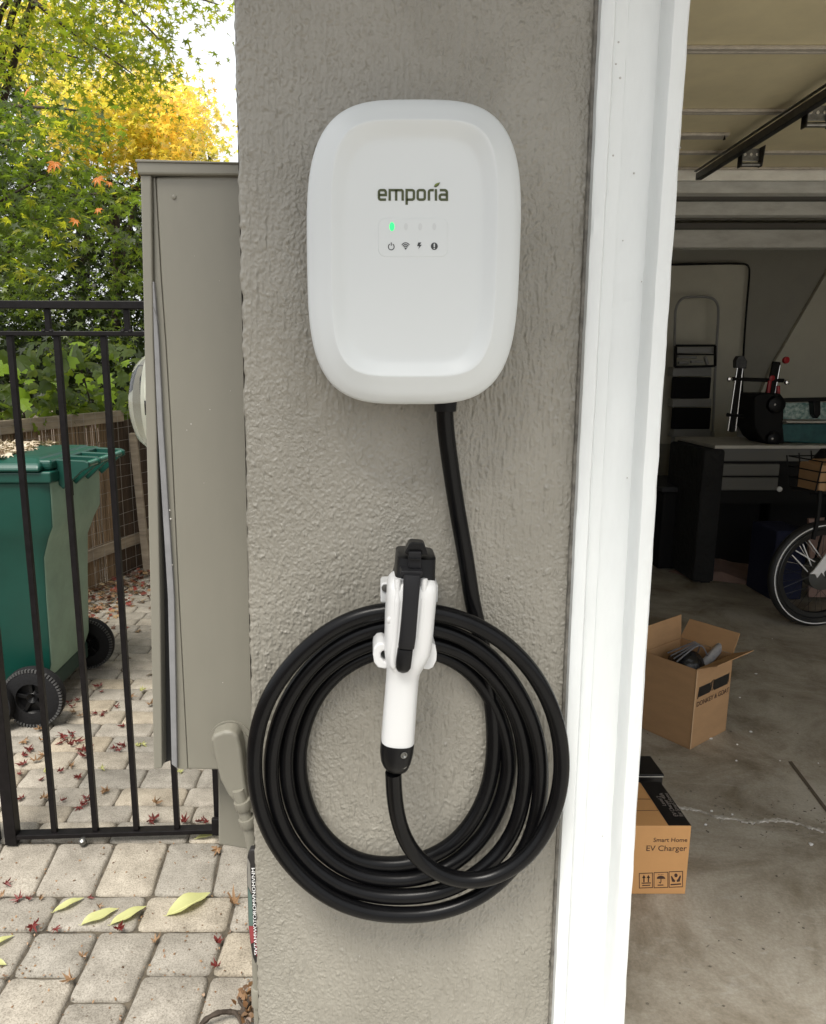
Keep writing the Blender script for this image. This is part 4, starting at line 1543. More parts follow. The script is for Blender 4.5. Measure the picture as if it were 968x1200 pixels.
def trees():
    # 1. near maple reaching in from the left: middle layer of hanging green sprays
    A, ca = sprays([(-160, 60, 130, 300, 3.3, 4.3, 44), (-60, 125, 120, 285, 3.4, 4.6, 62), (60, 168, 195, 275, 3.6, 4.4, 14), (-60, 70, 250, 345, 3.4, 4.4, 26),
                    (-300, -60, -100, 330, 3.2, 5, 50)], (.10, .10, .035), 26)
    base = Vector((-2.9, 4.3, 0))
    br = []
    for (x, y, Y, x2, y2, Y2) in ((-60, 190, 3.9, 30, 165, 3.7), (-80, 300, 3.9, 58, 205, 3.8), (-60, 350, 4.0, 34, 285, 3.9), (-90, 240, 4, 85, 270, 3.9), (-60, 260, 4.2, 150, 225, 4.0), (-60, 140, 4.2, 100, 130, 4.0)):
        a, b = P(x, y, Y), P(x2, y2, Y2)
        m = (a + b) / 2 + Vector((0, 0, .04))
        br.append(([Vector((-2.8, 4.3, 1.3)), a, m, b], .02, .003))
    t = tree('maple_tree', 'green maple tree whose drooping branches hang in front of the others at the left',
             [base, Vector((-2.85, 4.3, .8)), Vector((-2.75, 4.25, 1.6)), Vector((-2.6, 4.2, 2.6))], br,
             [('leaves', STAR, A, .040, MAPLE_G, .5, .35)], .07)
    # leaves one can pick out, one object each
    V7, F7 = BL7
    meG = bpy.data.meshes.new('leaf')
    meG.from_pydata([tuple(v) for v in V7 * .042], [], F7)
    meG.materials.append(MAPLE_G)
    meT = meG.copy()
    meT.materials.clear()
    meT.materials.append(MAPLE_TOP)
    meO = meG.copy()
    meO.materials.clear()
    meO.materials.append(MAPLE_O)

    def leaf(p, me, yaw, pit, rl, s=1.):
        o = bpy.data.objects.new('leaf', me)
        COL.objects.link(o)
        o.parent = t
        o.location = p - WLOC[t.name]
        o.rotation_euler = (pit, rl, yaw)
        o.scale = (s, s, s)
        return o
    tips = [((-20, 150), (60, 180)), ((0, 200), (110, 190)), ((-10, 250), (95, 285)), ((20, 230), (122, 262)), ((60, 195), (168, 240)), ((-10, 300), (60, 330)), ((10, 160), (95, 140)), ((30, 260), (80, 305))]
    for (a, b) in tips:
        for k in range(26):
            s = random.random() ** .7
            px = a[0] + (b[0] - a[0]) * s + random.gauss(0, 7)
            py = a[1] + (b[1] - a[1]) * s + random.gauss(0, 7)
            leaf(P(px, py, random.uniform(3.15, 3.35)), meG if random.random() < .6 else meT, random.uniform(0, 2 * pi), random.uniform(-1.2, .1), random.uniform(-.6, .6), random.uniform(.7, 1.1))
    for (px, py, s) in ((33, 104, .9), (64, 191, 1.05), (115, 209, 1.05), (88, 258, .8), (116, 245, .7), (128, 214, .6), (60, 196, .7)):
        o = leaf(P(px, py, 3.08), meO, random.uniform(2.2, 4), -1.0, random.uniform(-.4, .4), s)
        o['label'] = 'orange leaf among the green ones'
    # 2. high canopy at the top, light coming through, sprays trailing into the sky
    A, ca = sprays([(-120, 100, -120, 95, 4.2, 6.0, 105), (80, 150, -80, 70, 4.4, 5.6, 34), (110, 178, 40, 120, 4.6, 5.8, 24), (140, 215, -60, 12, 4.6, 5.6, 14),
                    (170, 270, -70, 16, 4.8, 5.8, 12), (-400, -100, -200, 150, 4.0, 7, 60), (-100, 150, -400, -120, 4.2, 6.5, 60)], (.15, .15, .05), 34)
    B, cb = sprays([(190, 214, 22, 84, 4.9, 5.1, 6), (150, 190, 55, 95, 5, 5.3, 4), (215, 262, 10, 40, 5, 5.2, 3), (222, 250, 60, 100, 5, 5.2, 1)], (.045, .045, .03), 12)
    C_, cc = sprays([(0, 60, 0, 75, 5.8, 6.6, 26), (90, 170, -20, 60, 5.8, 6.4, 10)], (.14, .14, .05), 34)  # yellow sprays put the backlit glow of this corner into leaf colour
    base = Vector((-3.2, 6.0, 0))
    br = []
    for (x, y, x2, y2) in ((-40, -60, 90, 10), (-40, -20, 140, 0), (60, -60, 200, 60), (-40, 60, 100, 70), (30, -40, 255, 5), (0, 0, 160, 90)):
        a, b = P(x, y, 5.2), P(x2, y2, 5.0)
        br.append(([Vector((-2.9, 5.8, 2.6)), a, (a + b) / 2 + Vector((0, 0, .05)), b], .03, .003))
    tree('tall_maple_tree', 'tall light green maple tree filling the top left corner and trailing into the sky',
         [base, Vector((-3.15, 6, 1)), Vector((-3, 5.9, 2)), Vector((-2.7, 5.6, 3.3))], br,
         [('leaves', STAR, np.concatenate([A, B]), .041, MAPLE_TOP, .6, .3), ('sunny_leaves', STAR, C_, .05, MAPLE_Y, .6, .3)], .09)
    # 3. yellow and orange tree farther off, beside the cabinet top
    A, ca = sprays([(80, 190, 100, 190, 7.0, 8.4, 150), (170, 235, 140, 200, 7.2, 8.4, 70), (55, 120, 110, 160, 7.2, 8.4, 20), (160, 225, 95, 145, 7.3, 8.0, 18)], (.17, .17, .09), 34)
    B, cb = sprays([(185, 246, 105, 200, 6.8, 7.1, 34), (120, 180, 60, 95, 6.8, 7.1, 3)], (.10, .10, .06), 24)
    base = Vector((-2.7, 8, 0))
    br = [([Vector((-2.6, 8, 2.2)), P(x, y, 7.6)], .03, .006) for x, y in ((120, 130), (180, 120), (220, 140), (235, 165))]
    MO2 = leaf_mat('maple_leaf_gold', [(.42, .37, .13), (.5, .42, .18), (.48, .34, .13), (.36, .36, .11)], 2.6, .6)  # own gold, made paler with the backlight put into the leaf colour
    tree('yellow_maple_tree', 'yellow and gold autumn maple tree behind the top of the grey cabinet',
         [base, Vector((-2.7, 8, 1.2)), Vector((-2.6, 8, 2.2)), Vector((-2.5, 7.8, 3.2))], br,
         [('leaves', STAR, A, .058, MAPLE_Y, .7, .3), ('orange_leaves', STAR, B, .052, MO2, .7, .3)], .08)
    # 4. dark dense evergreen mass behind, over the fence
    A, ca = sprays([(-120, 190, 205, 300, 8.0, 10.5, 150), (-120, 200, 290, 400, 7.4, 10, 190), (-120, 200, 390, 478, 6.6, 9.0, 230), (-500, -100, 0, 470, 6.5, 10, 120), (-80, 80, 60, 220, 8, 10, 90),
                    (180, 300, 200, 480, 8, 10, 60)], (.22, .22, .12), 40)
    B, cb = sprays([(120, 172, 270, 350, 7.0, 7.4, 14), (-20, 40, 270, 370, 6.6, 7.4, 22), (60, 140, 340, 420, 6.4, 7, 10)], (.12, .12, .06), 30)
    base = Vector((-3.6, 9.0, 0))
    br = [([Vector((-3.4, 9.0, 1.2)), P(x, y, 8.8)], .05, .01) for x, y in ((20, 300), (90, 260), (150, 320), (60, 380), (160, 240))]
    tree('evergreen_tree', 'dark dense tree filling the view behind the fence and the gate rails',
         [base, Vector((-3.6, 9, 1)), Vector((-3.4, 9, 2)), Vector((-3.2, 9, 3))], br,
         [('leaves', STAR, A, .078, DARK_G, .9, .2), ('light_leaves', STAR, B, .06, VINE_G, .7, .3)], .14)
    # 5. broad leaved vine over the fence
    base = Vector((-2.3, 4.9, 0))
    v = thing('broadleaf_vine', 'leafy vine with broad bright leaves hanging over the reed fence', 'vine', base)
    st = MB()
    for k in range(9):
        Y = 3.4 + k * .25
        a = Vector((FA(Y) - .12, Y, .0))
        pth = catmull([a, a + Vector((.02, 0, .6)), a + Vector((jit(.1), jit(.1), 1.15)), a + Vector((jit(.2), jit(.2), 1.45))], 5)
        st.tube(pth, .006, 5)
    o = st.build('stems', BARK, v, smooth=True)
    vb = np.array([(0, 0, 0), (-.34, .02, -.03), (-.52, .34, -.06), (-.3, .5, 0), (-.36, .78, -.05), (-.1, .82, 0), (0, 1.1, -.08), (.1, .82, 0), (.36, .78, -.05), (.3, .5, 0), (.52, .34, -.06), (.34, .02, -.03), (0, .4, .05)])
    vf = [(12, i, i + 1) for i in range(0, 11)] + [(12, 11, 0)]
    pos = []
    for k in range(520):
        Y = random.uniform(3.2, 5.9)
        pos.append((FA(Y) - random.uniform(-.02, .35), Y, 1.12 + abs(random.gauss(0, .16)) - .05))
    leaf_mass('leaf_cover', (vb, vf), np.array(pos), .075, VINE_G, v, base, .6, .5)
    me = bpy.data.meshes.new('leaf')
    me.from_pydata([tuple(x * .1) for x in vb], [], vf)
    me.materials.append(VINE_G)
    me2 = me.copy()
    me2.materials.clear()
    me2.materials.append(leaf_mat('sunlit_vine_leaf', [(.26, .42, .04), (.34, .5, .06)], 1.8, .5))  # brighter copy of the vine leaf, sunlight put into its colour
    for i in range(110):
        px, py = random.uniform(-5, 165), random.uniform(400, 484)
        o = bpy.data.objects.new('leaf', me2 if random.random() < .3 else me)
        COL.objects.link(o)
        o.parent = v
        d = ray(px, py)
        # place over the fence line
        k = random.uniform(.95, 1.12)
        Y = (FA(0)) / (d.x / d.y - .331) * k
        o.location = P(px, py, Y) - base
        o.rotation_euler = (random.uniform(-1.3, -.2), random.uniform(-.7, .7), random.uniform(1.8, 4.5))
        s = random.uniform(.6, 1.25)
        o.scale = (s, s, s)


trees()


# =================================================================== FALLEN LEAVES
def leaf_obj(name, me, p, yaw, pit, rl, s, label, cat='leaf', group=None):
    o = bpy.data.objects.new(name, me)
    COL.objects.link(o)
    o.location = p
    o.rotation_euler = (pit, rl, yaw)
    o.scale = (s, s, s * random.uniform(.8, 1.6))
    return props(o, label, cat, group)


def curled(seed, m):
    r = random.Random(seed)
    V, Fc = maple_blade(7, .34, .05)
    a, b = r.uniform(.15, .6), r.uniform(-.4, .5)
    k1, k2 = r.uniform(.55, 1), r.uniform(.6, 1)
    vs = []
    for x, y, z in V:
        q = 1 - .35 * r.random()
        xx, yy = x * k1 * q, y * k2 * q
        vs.append((xx * .045, yy * .045, (abs(a) * 1.3 * x * x + b * .7 * (y - .3) ** 2 + r.uniform(0, .16)) * .045 + .003))
    me = bpy.data.meshes.new('fallen_leaf')
    me.from_pydata(vs, [], Fc)
    me.materials.append(m)
    return me


def fallen():
    reds = [curled(i, RED_L) for i in range(10)]
    drys = [curled(i + 19, DRY_L) for i in range(8)]
    pale = [curled(i + 30, YEL) for i in range(3)]
    # behind the gate
    src = '390,20 400,40 270,80 310,72 285,95 230,125d 290,120d 320,135d 455,95 395,130 375,125 412,118 160,190d 480,175 95,235d 160,230d 275,200 290,215 260,230 245,215 300,235 270,255 240,240 325,265 330,275 312,262 110,265 90,290 125,268 170,285d 95,325 140,315d 335,300 465,270 450,262 480,255 555,245y 540,250y 275,325d 75,360 175,355y 230,355 160,385 310,370 395,340y 405,435d 420,430d 190,455d 170,460d 85,460 245,470 340,455 345,470 310,490 320,485 600,480d 585,545 600,540 720,550 770,550 795,545 810,548 710,350y 555,37y 0,370 0,408 500,62d 590,95d 345,130d'
    for s in src.split():
        kind = s[-1] if s[-1] in 'dy' else 'r'
        x, y = [float(v) for v in s.rstrip('dy').split(',')]
        p = G(x / 3.338, 800 + y / 3.338, .002)
        me = random.choice({'r': reds, 'd': drys, 'y': pale}[kind])
        lab = {'r': 'red maple leaf fallen on the pavers behind the gate', 'd': 'dry brown curled leaf on the pavers behind the gate', 'y': 'pale yellow leaf scrap on the pavers behind the gate'}[kind]
        grp = {'r': 'red leaves behind the gate', 'd': 'brown leaves behind the gate', 'y': 'pale leaves behind the gate'}[kind]
        leaf_obj('fallen_leaf', me, p, random.uniform(0, 6.28), random.uniform(-.3, .3), random.uniform(-.3, .3), random.uniform(.65, 1.05), lab, 'leaf', grp)
    front = [(6, 1037, reds, 'small red leaf at the left frame edge on the first course before the gate', 1),
             (23, 1055, reds, 'red leaf lying over the joint left of the yellow leaves', 1), (33, 1056, reds, 'red leaf just right of another on the joint left of the yellow leaves', .8),
             (47, 1054, drys, 'small brown leaf standing beside the first long yellow leaf', .6),
             (39, 1086, reds, 'dark red crumpled leaf below the left end of the yellow leaves', 1.2), (66, 1089, reds, 'faint red leaf scrap on the joint below the leftmost long yellow leaf', .7),
             (139, 1090, reds, 'red leaf touching the underside of the middle long yellow leaf', 1.1), (254, 1106, reds, 'red leaf on the joint near the skateboard', .9),
             (254, 1136, reds, 'orange red leaf on the joint below the red one near the skateboard', .9), (82, 1150, drys, 'orange brown leaf scrap in the joint near the bottom of the picture', .8),
             (255, 996, drys, 'brown leaf at the corner below the grey junction box', 1.1), (274, 1060, drys, 'large dry curled brown leaf right of the biggest yellow leaf', 1.4),
             (96, 1124, drys, 'small grey brown leaf scrap in the joint below the yellow leaves', .7), (183, 1104, drys, 'small grey leaf scrap between two square pavers', .7),
             (45, 985, drys, 'dark dry leaf just in front of the gate stile', .8), (104, 1053, reds, 'dark red leaf scrap at the tip of the twisted yellow leaf', .7),
             (2, 1053, drys, 'brown leaf at the left frame edge beside the red ones', .9), (115, 1063, drys, 'thin dark leaf sliver above the second long yellow leaf', .5)]
    for i, (x, y, ms, lab, s) in enumerate(front):
        leaf_obj('fallen_leaf', ms[i % 4], G(x, y, .003), random.uniform(0, 6.28), random.uniform(-.4, .4), random.uniform(-.4, .4), s * .85, lab)
    # long yellow-green leaves: tip to tip
    long_ = [((62, 1069), (99, 1052), .24, 'narrow twisted yellow green leaf, leftmost of the row of long leaves', .25), ((95, 1084), (139, 1065), .3, 'long yellow green leaf second from the left of the row', .1),
             ((129, 1084), (172, 1062), .27, 'long yellow green leaf touching the red leaf, third in the row', .15), ((195, 1073), (247, 1046), .33, 'biggest long yellow green leaf, rightmost of the row', .12),
             ((-14, 1113), (17, 1096), .25, 'folded yellow green leaf at the left frame edge, upper of two', .2), ((-14, 1128), (8, 1131), .4, 'yellow green leaf at the left frame edge, lower of two', .1),
             ((229, 983), (257, 978), .24, 'yellow green leaf lying under the gate end beside the junction box', .1)]
    for (a, b, w_, lab, cu) in long_:
        A_, B_ = G(*a, .004), G(*b, .004)
        Lh = (B_ - A_).length
        V, Fc = oval_blade(9, w_ * .52, cu)
        me = bpy.data.meshes.new('yellow_leaf')
        ph = random.uniform(0, 6)
        bend = random.uniform(.04, .09)
        me.from_pydata([((x * (1 + (.25 if x < 0 else -.1)) + bend * sin(pi * y)) * Lh, y * Lh, (z * .6 + abs(x) * .35 + .05 * sin(9 * y + ph) * abs(x) * 4) * Lh + .001) for x, y, z in V], [], Fc)
        me.shade_smooth()
        me.materials.append(YEL)
        o = bpy.data.objects.new('yellow_leaf', me)
        COL.objects.link(o)
        o.location = A_
        d = B_ - A_
        o.rotation_euler = (0, random.uniform(-.1, .1), math.atan2(-d.x, d.y))
        props(o, lab, 'leaf')
        n_ = 9
        MB().tube([Vector(v) * Lh for v in [(-.01, -.06, .03)] + [(bend * sin(pi * i / n_), i / n_, (.12 * sin(pi * i / n_) - .02) * .6 + .006) for i in range(0, n_)]], tuple([.0007] * 10) and .0007, 4).build('midrib', mat('pale_midrib', (.62, .62, .3), .6), None, loc=(0, 0, 0)).parent = o
    # litter at the fence foot and in the far path
    pos = []
    for k in range(900):
        Y = random.uniform(3.3, 5.6)
        u = abs(random.gauss(0, .30))
        pos.append((FA(Y) + .03 + u, Y, random.uniform(.003, .03) * (1 if u < .3 else .4)))
    for k in range(80):
        pos.append((random.uniform(-1.2, -.3), random.uniform(3.2, 5.6), .006))
    o = leaf_mass('leaf_litter', BL5, np.array(pos), .036, leaf_mat('mixed_litter', [(.12, .06, .03), (.3, .2, .1), (.2, .03, .02), (.1, .05, .03), (.35, .26, .15)], 1.1, .1), None, (0, 0, 0), .3, .0)
    props(o, 'brown and red leaf litter drifted along the foot of the reed fence', 'leaf litter')
    pos = [(random.uniform(-1.88, -1.38), random.uniform(2.8, 3.3), 1.087 + random.uniform(0, .006)) for _ in range(620)]
    o = leaf_mass('lid_litter', BL5, np.array(pos), .03, leaf_mat('pale_litter', [(.4, .33, .24), (.5, .43, .33), (.3, .22, .15)], 1.1, .1), None, (-1.5, 3, 1.08), .2, 0)
    props(o, 'pale dry leaf litter lying on the lid of the green bin', 'leaf litter')
    # twigs in the joints
    pos = []
    for k in range(420):
        a = G(random.uniform(0, 290), random.uniform(985, 1200), .001)
        pos.append((a.x, a.y, random.uniform(-.004, .002)))
    o = leaf_mass('joint_debris', oval_blade(3, .3), np.array(pos), .008, DRY_L, None, (-.5, 1.5, 0), .3, 0)
    props(o, 'small dark crumbs of leaf and twig scattered over the front pavers', 'debris')
    # root at the foot of the pillar
    r = thing('dead_vine', 'dark twisted dead vine stem lying at the foot of the pillar', 'vine stem', G(270, 1190))
    pth = relax(catmull([G(228, 1212, .01), G(240, 1196, .02), G(256, 1187, .03), G(272, 1186, .02), G(284, 1188, .03), G(290, 1176, .04), G(297, 1165, .03)], 6), 2)
    MB().tube(pth, [.005 + .002 * random.random() for _ in pth], 7).build('stem', BARK, r, smooth=True)
    for (a, b, c) in (((284, 1190), (292, 1200), (296, 1210)), ((276, 1187), (282, 1198), (280, 1212)), ((286, 1180), (280, 1172), (284, 1166)), ((232, 1206), (238, 1212), (246, 1216)), ((290, 1176), (284, 1186), (296, 1192))):
        MB().tube(catmull([G(*a, .03), G(*b, .035), G(*c, .02)], 4), [.005, .0045, .004, .004, .0035, .003, .003, .0025, .002], 6).build('side_stem', BARK, r, smooth=True)
    pos = [tuple(G(random.gauss(288, 5), random.gauss(1178, 12), random.uniform(.01, .05))) for _ in range(70)]
    leaf_mass('dead_leaves', oval_blade(3, .4), np.array(pos), .018, DRY_L, r, tuple(WLOC[r.name]), .9, 0)


fallen()
skateboard()


# =================================================================== CARDBOARD BOXES
def open_box():
    A = G(808.5, 878.5)
    R_ = Vector((.808, .588, 0)).normalized()
    L_ = Vector((-.575, .818, 0)).normalized()
    wr, wl_, h = .256, .225, .32
    t = thing('cardboard_box', 'open brown cardboard box with raised flaps standing on the garage floor', 'box', A)
    th = .004
    up = Vector((0, 0, 1))
    c = [A, A + R_ * wr, A + R_ * wr + L_ * wl_, A + L_ * wl_]
    inn = lambda p, q: (q - p).normalized()

    def wall(p, q, inward, nm='side', z0=.001):
        MB().prism([p + up * z0, q + up * z0, q + up * h, p + up * h], inward * th).build(nm, CARD, t, bevel=.001)
    wall(c[0], c[1], L_, 'side_panel')
    wall(c[1], c[2], -R_, 'side_panel')
    wall(c[2], c[3], -L_, 'side_panel')
    wall(c[3], c[0], R_, 'side_panel')
    MB().prism([c[0], c[1], c[2], c[3]], up * th).build('base', CARD, t)

    def flap(p, q, out, ang, ln, cut=0.0):
        d = (out * sin(ang) + up * cos(ang)) * ln
        e = (q - p).normalized()
        a, b = p + up * (h + .001), q + up * (h + .001)
        nrm = (out * cos(ang) - up * sin(ang)) * -.0035
        o = MB().prism([a, b, b + d - e * cut, a + d + e * cut], nrm).build('flap', CARD, t, bevel=.0008)
    # near-right flap folds outwards, near-left flap hangs inside, back flaps stand
    flap(c[0], c[1], -L_, radians(63), .085, .0)
    flap(c[1], c[2], R_, radians(35), .088, .006)
    flap(c[3], c[2], L_, radians(3), .10, .004)
    flap(c[0], c[3], -R_, radians(100) if False else radians(-30), .0001)
    # printed mark and words on the right hand side
    nrm = -L_
    O = c[0] + nrm * .0012
    f = lambda x, y: O + R_ * x * .885 + up * y
    W = wr
    q = [[(.03, .205), (.118, .205), (.118, .245), (.03, .245)], [(.150, .205), (.262, .205), (.262, .248), (.150, .248)], [(.118, .214), (.128, .206), (.135, .250), (.124, .246)],
         [(.138, .206), (.150, .214), (.147, .250), (.140, .252)], [(.020, .200), (.026, .200), (.032, .243), (.028, .245)], [(.266, .215), (.270, .21), (.270, .25), (.264, .25)]]
    decal('printed_band', q, f, INK_BLACK, t, nrm * -.001)
    ang = math.atan2(R_.y, R_.x)
    text('printed_words', 'DONKEY & GOAT', INK_BROWN, t, f(.018, .168), (pi / 2, 0, ang), .0285, sx=1.0)
    MB().bar(c[0] + nrm * .001 + up * .002, c[0] + nrm * .001 + up * (h - .002), .004, .003).build('corner_seam', CARD_EDGE, t)
    # contents
    cc = (c[0] + c[2]) / 2
    bg_ = thing('black_bag', 'black plastic bundle inside the open cardboard box', 'bag', cc + up * .25)
    rings = []
    for k in range(9):
        z = .18 + .15 * sin(k / 8 * pi / 2)
        r = .088 * cos(k / 8 * pi / 2) + .004
        rings.append([cc + R_ * .0 + Vector((r * cos(a * pi / 9) * (1 + .12 * sin(a * 2.3 + k)), r * sin(a * pi / 9) * (1 + .1 * cos(a * 1.7)), z)) for a in range(18)])
    MB().loft(rings).build('bundle', mat('shiny_black_film', (.008, .009, .014), .25, bump=1, bscale=30, bdist=.01), bg_, smooth=True)
    for s in range(4):
        a0 = s * .7
        MB().tube(catmull([cc + Vector((.08 * cos(a0), .08 * sin(a0), .30)), cc + Vector((.03, -.02 + s * .012, .36)), cc + Vector((-.06, .03 * s - .04, .30))], 5), .003, 5).build('strap', mat('grey_strap', (.2, .2, .22), .5), bg_, smooth=True)
    rl = thing('paper_roll', 'rolled grey printed sheet sticking out of the open cardboard box', 'paper roll', P(837, 780, 2.75))
    a, b = P(827, 777, 2.72), P(849, 752, 2.80)
    o = MB().tube([a - (b - a) * .6, b], .0175, 18, cap=False).build('roll', mat('grey_print_paper', (.3, .32, .38), .5, col2=(.5, .5, .52), vscale=40), rl, smooth=True)
    sm = o.modifiers.new('thick', 'SOLIDIFY')
    sm.thickness = .003
    MB().tube(catmull([b + Vector((.012, 0, .002)), b + Vector((.03, .0, .012)), b + Vector((.032, 0, .022))], 4), .003, 6).build('loose_edge', WHITE_P, rl)


open_box()


def charger_box():
    z1 = .209
    y0, y1 = 1.786, 2.0
    xr = .8735
    t = thing('charger_box', 'orange brown shipping box with black lid strip and charger lettering beside the trim', 'box', (.75, y0, 0))
    MB().box(.52, xr, y0, y1, .001, z1).build('carton', CARD2, t, bevel=.002)
    # black strip on the lid, along the right edge
    f = lambda x, y: Vector((x, y, z1 + .0003))
    decal('lid_strip', [[(.812, y0 + .001), (xr - .001, y0 + .001), (xr - .001, y1), (.812, y1)]], f, mat('gloss_black_print', (.01, .009, .01), .28), t, (0, 0, .0008))
    MB().bar((.52, y0 + .07, z1 + .0004), (.811, y0 + .07, z1 + .0004), .001, .001).build('lid_seam', INK_BROWN, t)
    MB().bar((.52, y0 + .125, z1 + .0004), (.811, y0 + .125, z1 + .0004), .001, .001).build('lid_seam', INK_BROWN, t)
    sh = .0018
    text('lid_lettering', 'Level 2', mat('grey_print_ink', (.25, .22, .2), .5), t, (.842, y0 + .09, z1 + sh), (0, 0, pi / 2), .017)
    text('lid_lettering', 'EV Charger 48A', MATS['grey_print_ink'], t, (.855, y0 + .04, z1 + sh), (0, 0, pi / 2), .017)
    text('lid_lettering', 'for Smart Home', MATS['grey_print_ink'], t, (.869, y0 + .04, z1 + sh), (0, 0, pi / 2), .017)
    xt = .866
    zt = lambda y: P(780, y, y0).z
    text('box_words', 'Smart Home', INK_BROWN, t, (xt, y0 - .0006, zt(986.5)), (pi / 2, 0, 0), .0178, 'RIGHT')
    text('box_words', 'EV Charger', INK_BROWN, t, (xt, y0 - .0006, zt(997)), (pi / 2, 0, 0), .0235, 'RIGHT')
    # handling symbols: this way up, keep dry, handle with care
    s6 = lambda x, y: P(740 + x / 6.667, 880 + y / 6.667, y0 - .0006)
    R = lambda pts, w=4, c=False: ribbon(pts, w, c)
    dp = (0, .0005, 0)
    for (a, b, c_, d) in ((62, 958, 165, 1072), (177, 952, 285, 1070), (295, 945, 400, 1066)):
        decal('symbol_frame', R([(a, b), (c_, b - 4), (c_, d - 4), (a, d)], 5, True), s6, INK_BROWN, t, dp)
    q = R([(98, 1025), (98, 985)], 9) + R([(133, 1025), (133, 985)], 9) + R([(80, 1034), (152, 1032)], 7)
    q += [[(84, 993), (98, 970), (112, 993)], [(119, 993), (133, 970), (147, 993)]]
    q += R([(84, 1052), (146, 1050)], 7)
    decal('up_arrows', q, s6, INK_BROWN, t, dp)
    q = [[(200, 1000)] + arc(231, 1000, 34, 24, 180, 360, 10)[1:]] + R([(231, 985), (231, 1022), (226, 1033), (216, 1026)], 6) + R([(205, 1050), (250, 1048)], 7)
    for k in range(4):
        q += R([(212 + k * 12, 962), (209 + k * 12, 970)], 3)
    decal('umbrella_symbol', q, s6, INK_BROWN, t, dp)
    q = [arc(348, 973, 13, 15, 0, 330, 11)]
    q += [[(308, 980), (318, 978), (330, 1000), (342, 1012), (340, 1024), (318, 1022)], [(388, 975), (378, 975), (366, 998), (354, 1012), (356, 1024), (378, 1020)]]
    q += R([(306, 1046), (388, 1040)], 9)
    decal('care_symbol', q, s6, INK_BROWN, t, dp)
    # black topped carton behind
    b = thing('black_carton', 'flat black topped carton standing behind the orange charger box', 'box', (.8, 2.05, 0))
    MB().box(.6, .893, 2.03, 2.135, .001, .209).build('carton', INK_BLACK, b, bevel=.002)
    MB().box(.6, .8945, 2.027, 2.137, .2095, .217).build('lid', MATS['gloss_black_print'], b, bevel=.0015)
    MB().bar((.6, 2.0265, .2105), (.893, 2.0265, .2105), .001, .0025).build('lid_edge', PALE, b)


charger_box()


# =================================================================== GARAGE FLOOR MARKS
def floor_marks():
    pts = [(786, 943), (803, 948), (822, 951), (836, 957), (858, 960), (880, 964), (892, 963), (905, 962), (925, 963), (942, 968), (958, 973), (985, 979), (1010, 984)]
    P_ = [G(x, y, .0) for x, y in pts]
    path = catmull(P_, 10)
    m = MB()
    L, R = [], []
    for i, p in enumerate(path):
        w_ = .0075 * (.35 + abs(noise.noise(Vector((i * .33, 0, 0)))) * 2.2)
        o = .012 * noise.noise(Vector((i * .21, 4, 0)))
        L.append(Vector((p.x, p.y + w_ + o, .0042)))
        R.append(Vector((p.x, p.y - w_ + o, .0042)))
    for i in range(len(path) - 1):
        m.add([L[i], L[i + 1], R[i + 1], R[i], L[i] - Vector((0, 0, .004)), L[i + 1] - Vector((0, 0, .004)), R[i + 1] - Vector((0, 0, .004)), R[i] - Vector((0, 0, .004))], [(0, 1, 2, 3), (0, 4, 5, 1), (3, 2, 6, 7)])
    o = m.build('crack_filler', mat('white_crack_residue', (.62, .6, .56), .9, col2=(.3, .27, .22), vscale=45, bump=.8, bscale=200), None, loc=P_[0])
    props(o, 'pale ragged filled crack running across the garage concrete floor', 'crack')
    a, b = G(926, 893), G(995, 985)
    o = MB().prism([a + Vector((-.006, 0, .001)), a + Vector((.006, 0, .001)), b + Vector((.006, 0, .001)), b + Vector((-.006, 0, .001))], (0, 0, .002)).build('floor_joint', mat('joint_dark', (.1, .08, .06), .8), None, loc=a)
    props(o, 'straight dark saw joint in the concrete floor at the right edge', 'floor joint')
    # paint flakes
    fl_ = [(886, 790, 1.1, 'white flake on the floor right of the open box flap'), (867, 818, .8, 'white chip right of the open box near its printed side'), (880, 858, 1.3, 'long pale chip on the floor right of the open box corner'),
           (833, 866, 1.5, 'white chip on the floor at the foot of the open box'), (864, 873, 1.0, 'small white chip in front of the open box corner'), (863, 892, .9, 'pale scrap midway between the open box and the crack'),
           (827, 967, 1.0, 'pale chip just below the left part of the crack'), (950, 990, 1.4, 'white chip near the right edge below the crack'), (858, 955, .8, 'crumb standing on the upper side of the crack'),
           (914, 892, .6, 'tiny chip beside the upper end of the saw joint'), (959, 895, .6, 'tiny chip right of the saw joint near the frame edge'), (834, 951, .9, 'white crumb on the left part of the crack'),
           (905, 749, .7, 'small pale speck on the dark floor below the bicycle wheel')]
    for i, (x, y, s, lab) in enumerate(fl_):
        p = G(x, y, .0)
        n = 6
        r0 = .0048 * s
        pl = [(p.x + r0 * (1.3 if s > 1 else 1) * cos(a) * random.uniform(.6, 1.1), p.y + r0 * sin(a) * random.uniform(.5, 1), .001) for a in np.linspace(0, 2 * pi, n, endpoint=False)]
        o = MB().prism(pl, (.0, 0, .003)).build('paint_chip', WHITE_P, None, loc=p)
        props(o, lab, 'chip')
    o = MB()
    for k in range(160):
        p = G(random.uniform(800, 1000), random.gauss(958, 14), 0) if k < 70 else G(random.uniform(735, 990), random.uniform(740, 1190), 0)
        s = random.uniform(.0008, .0028)
        o.obox(p + Vector((0, 0, .002)), (s, jit(s), 0), (jit(s), s * .7, 0), (0, 0, .001))
    o = o.build('grit', mat('dark_grit', (.3, .27, .22), .9, col2=(.05, .04, .03), vscale=20), None, loc=(1.2, 2, 0))
    o['kind'] = 'stuff'
    props(o, 'loose grit and crumbs scattered over the garage floor', 'grit')


floor_marks()


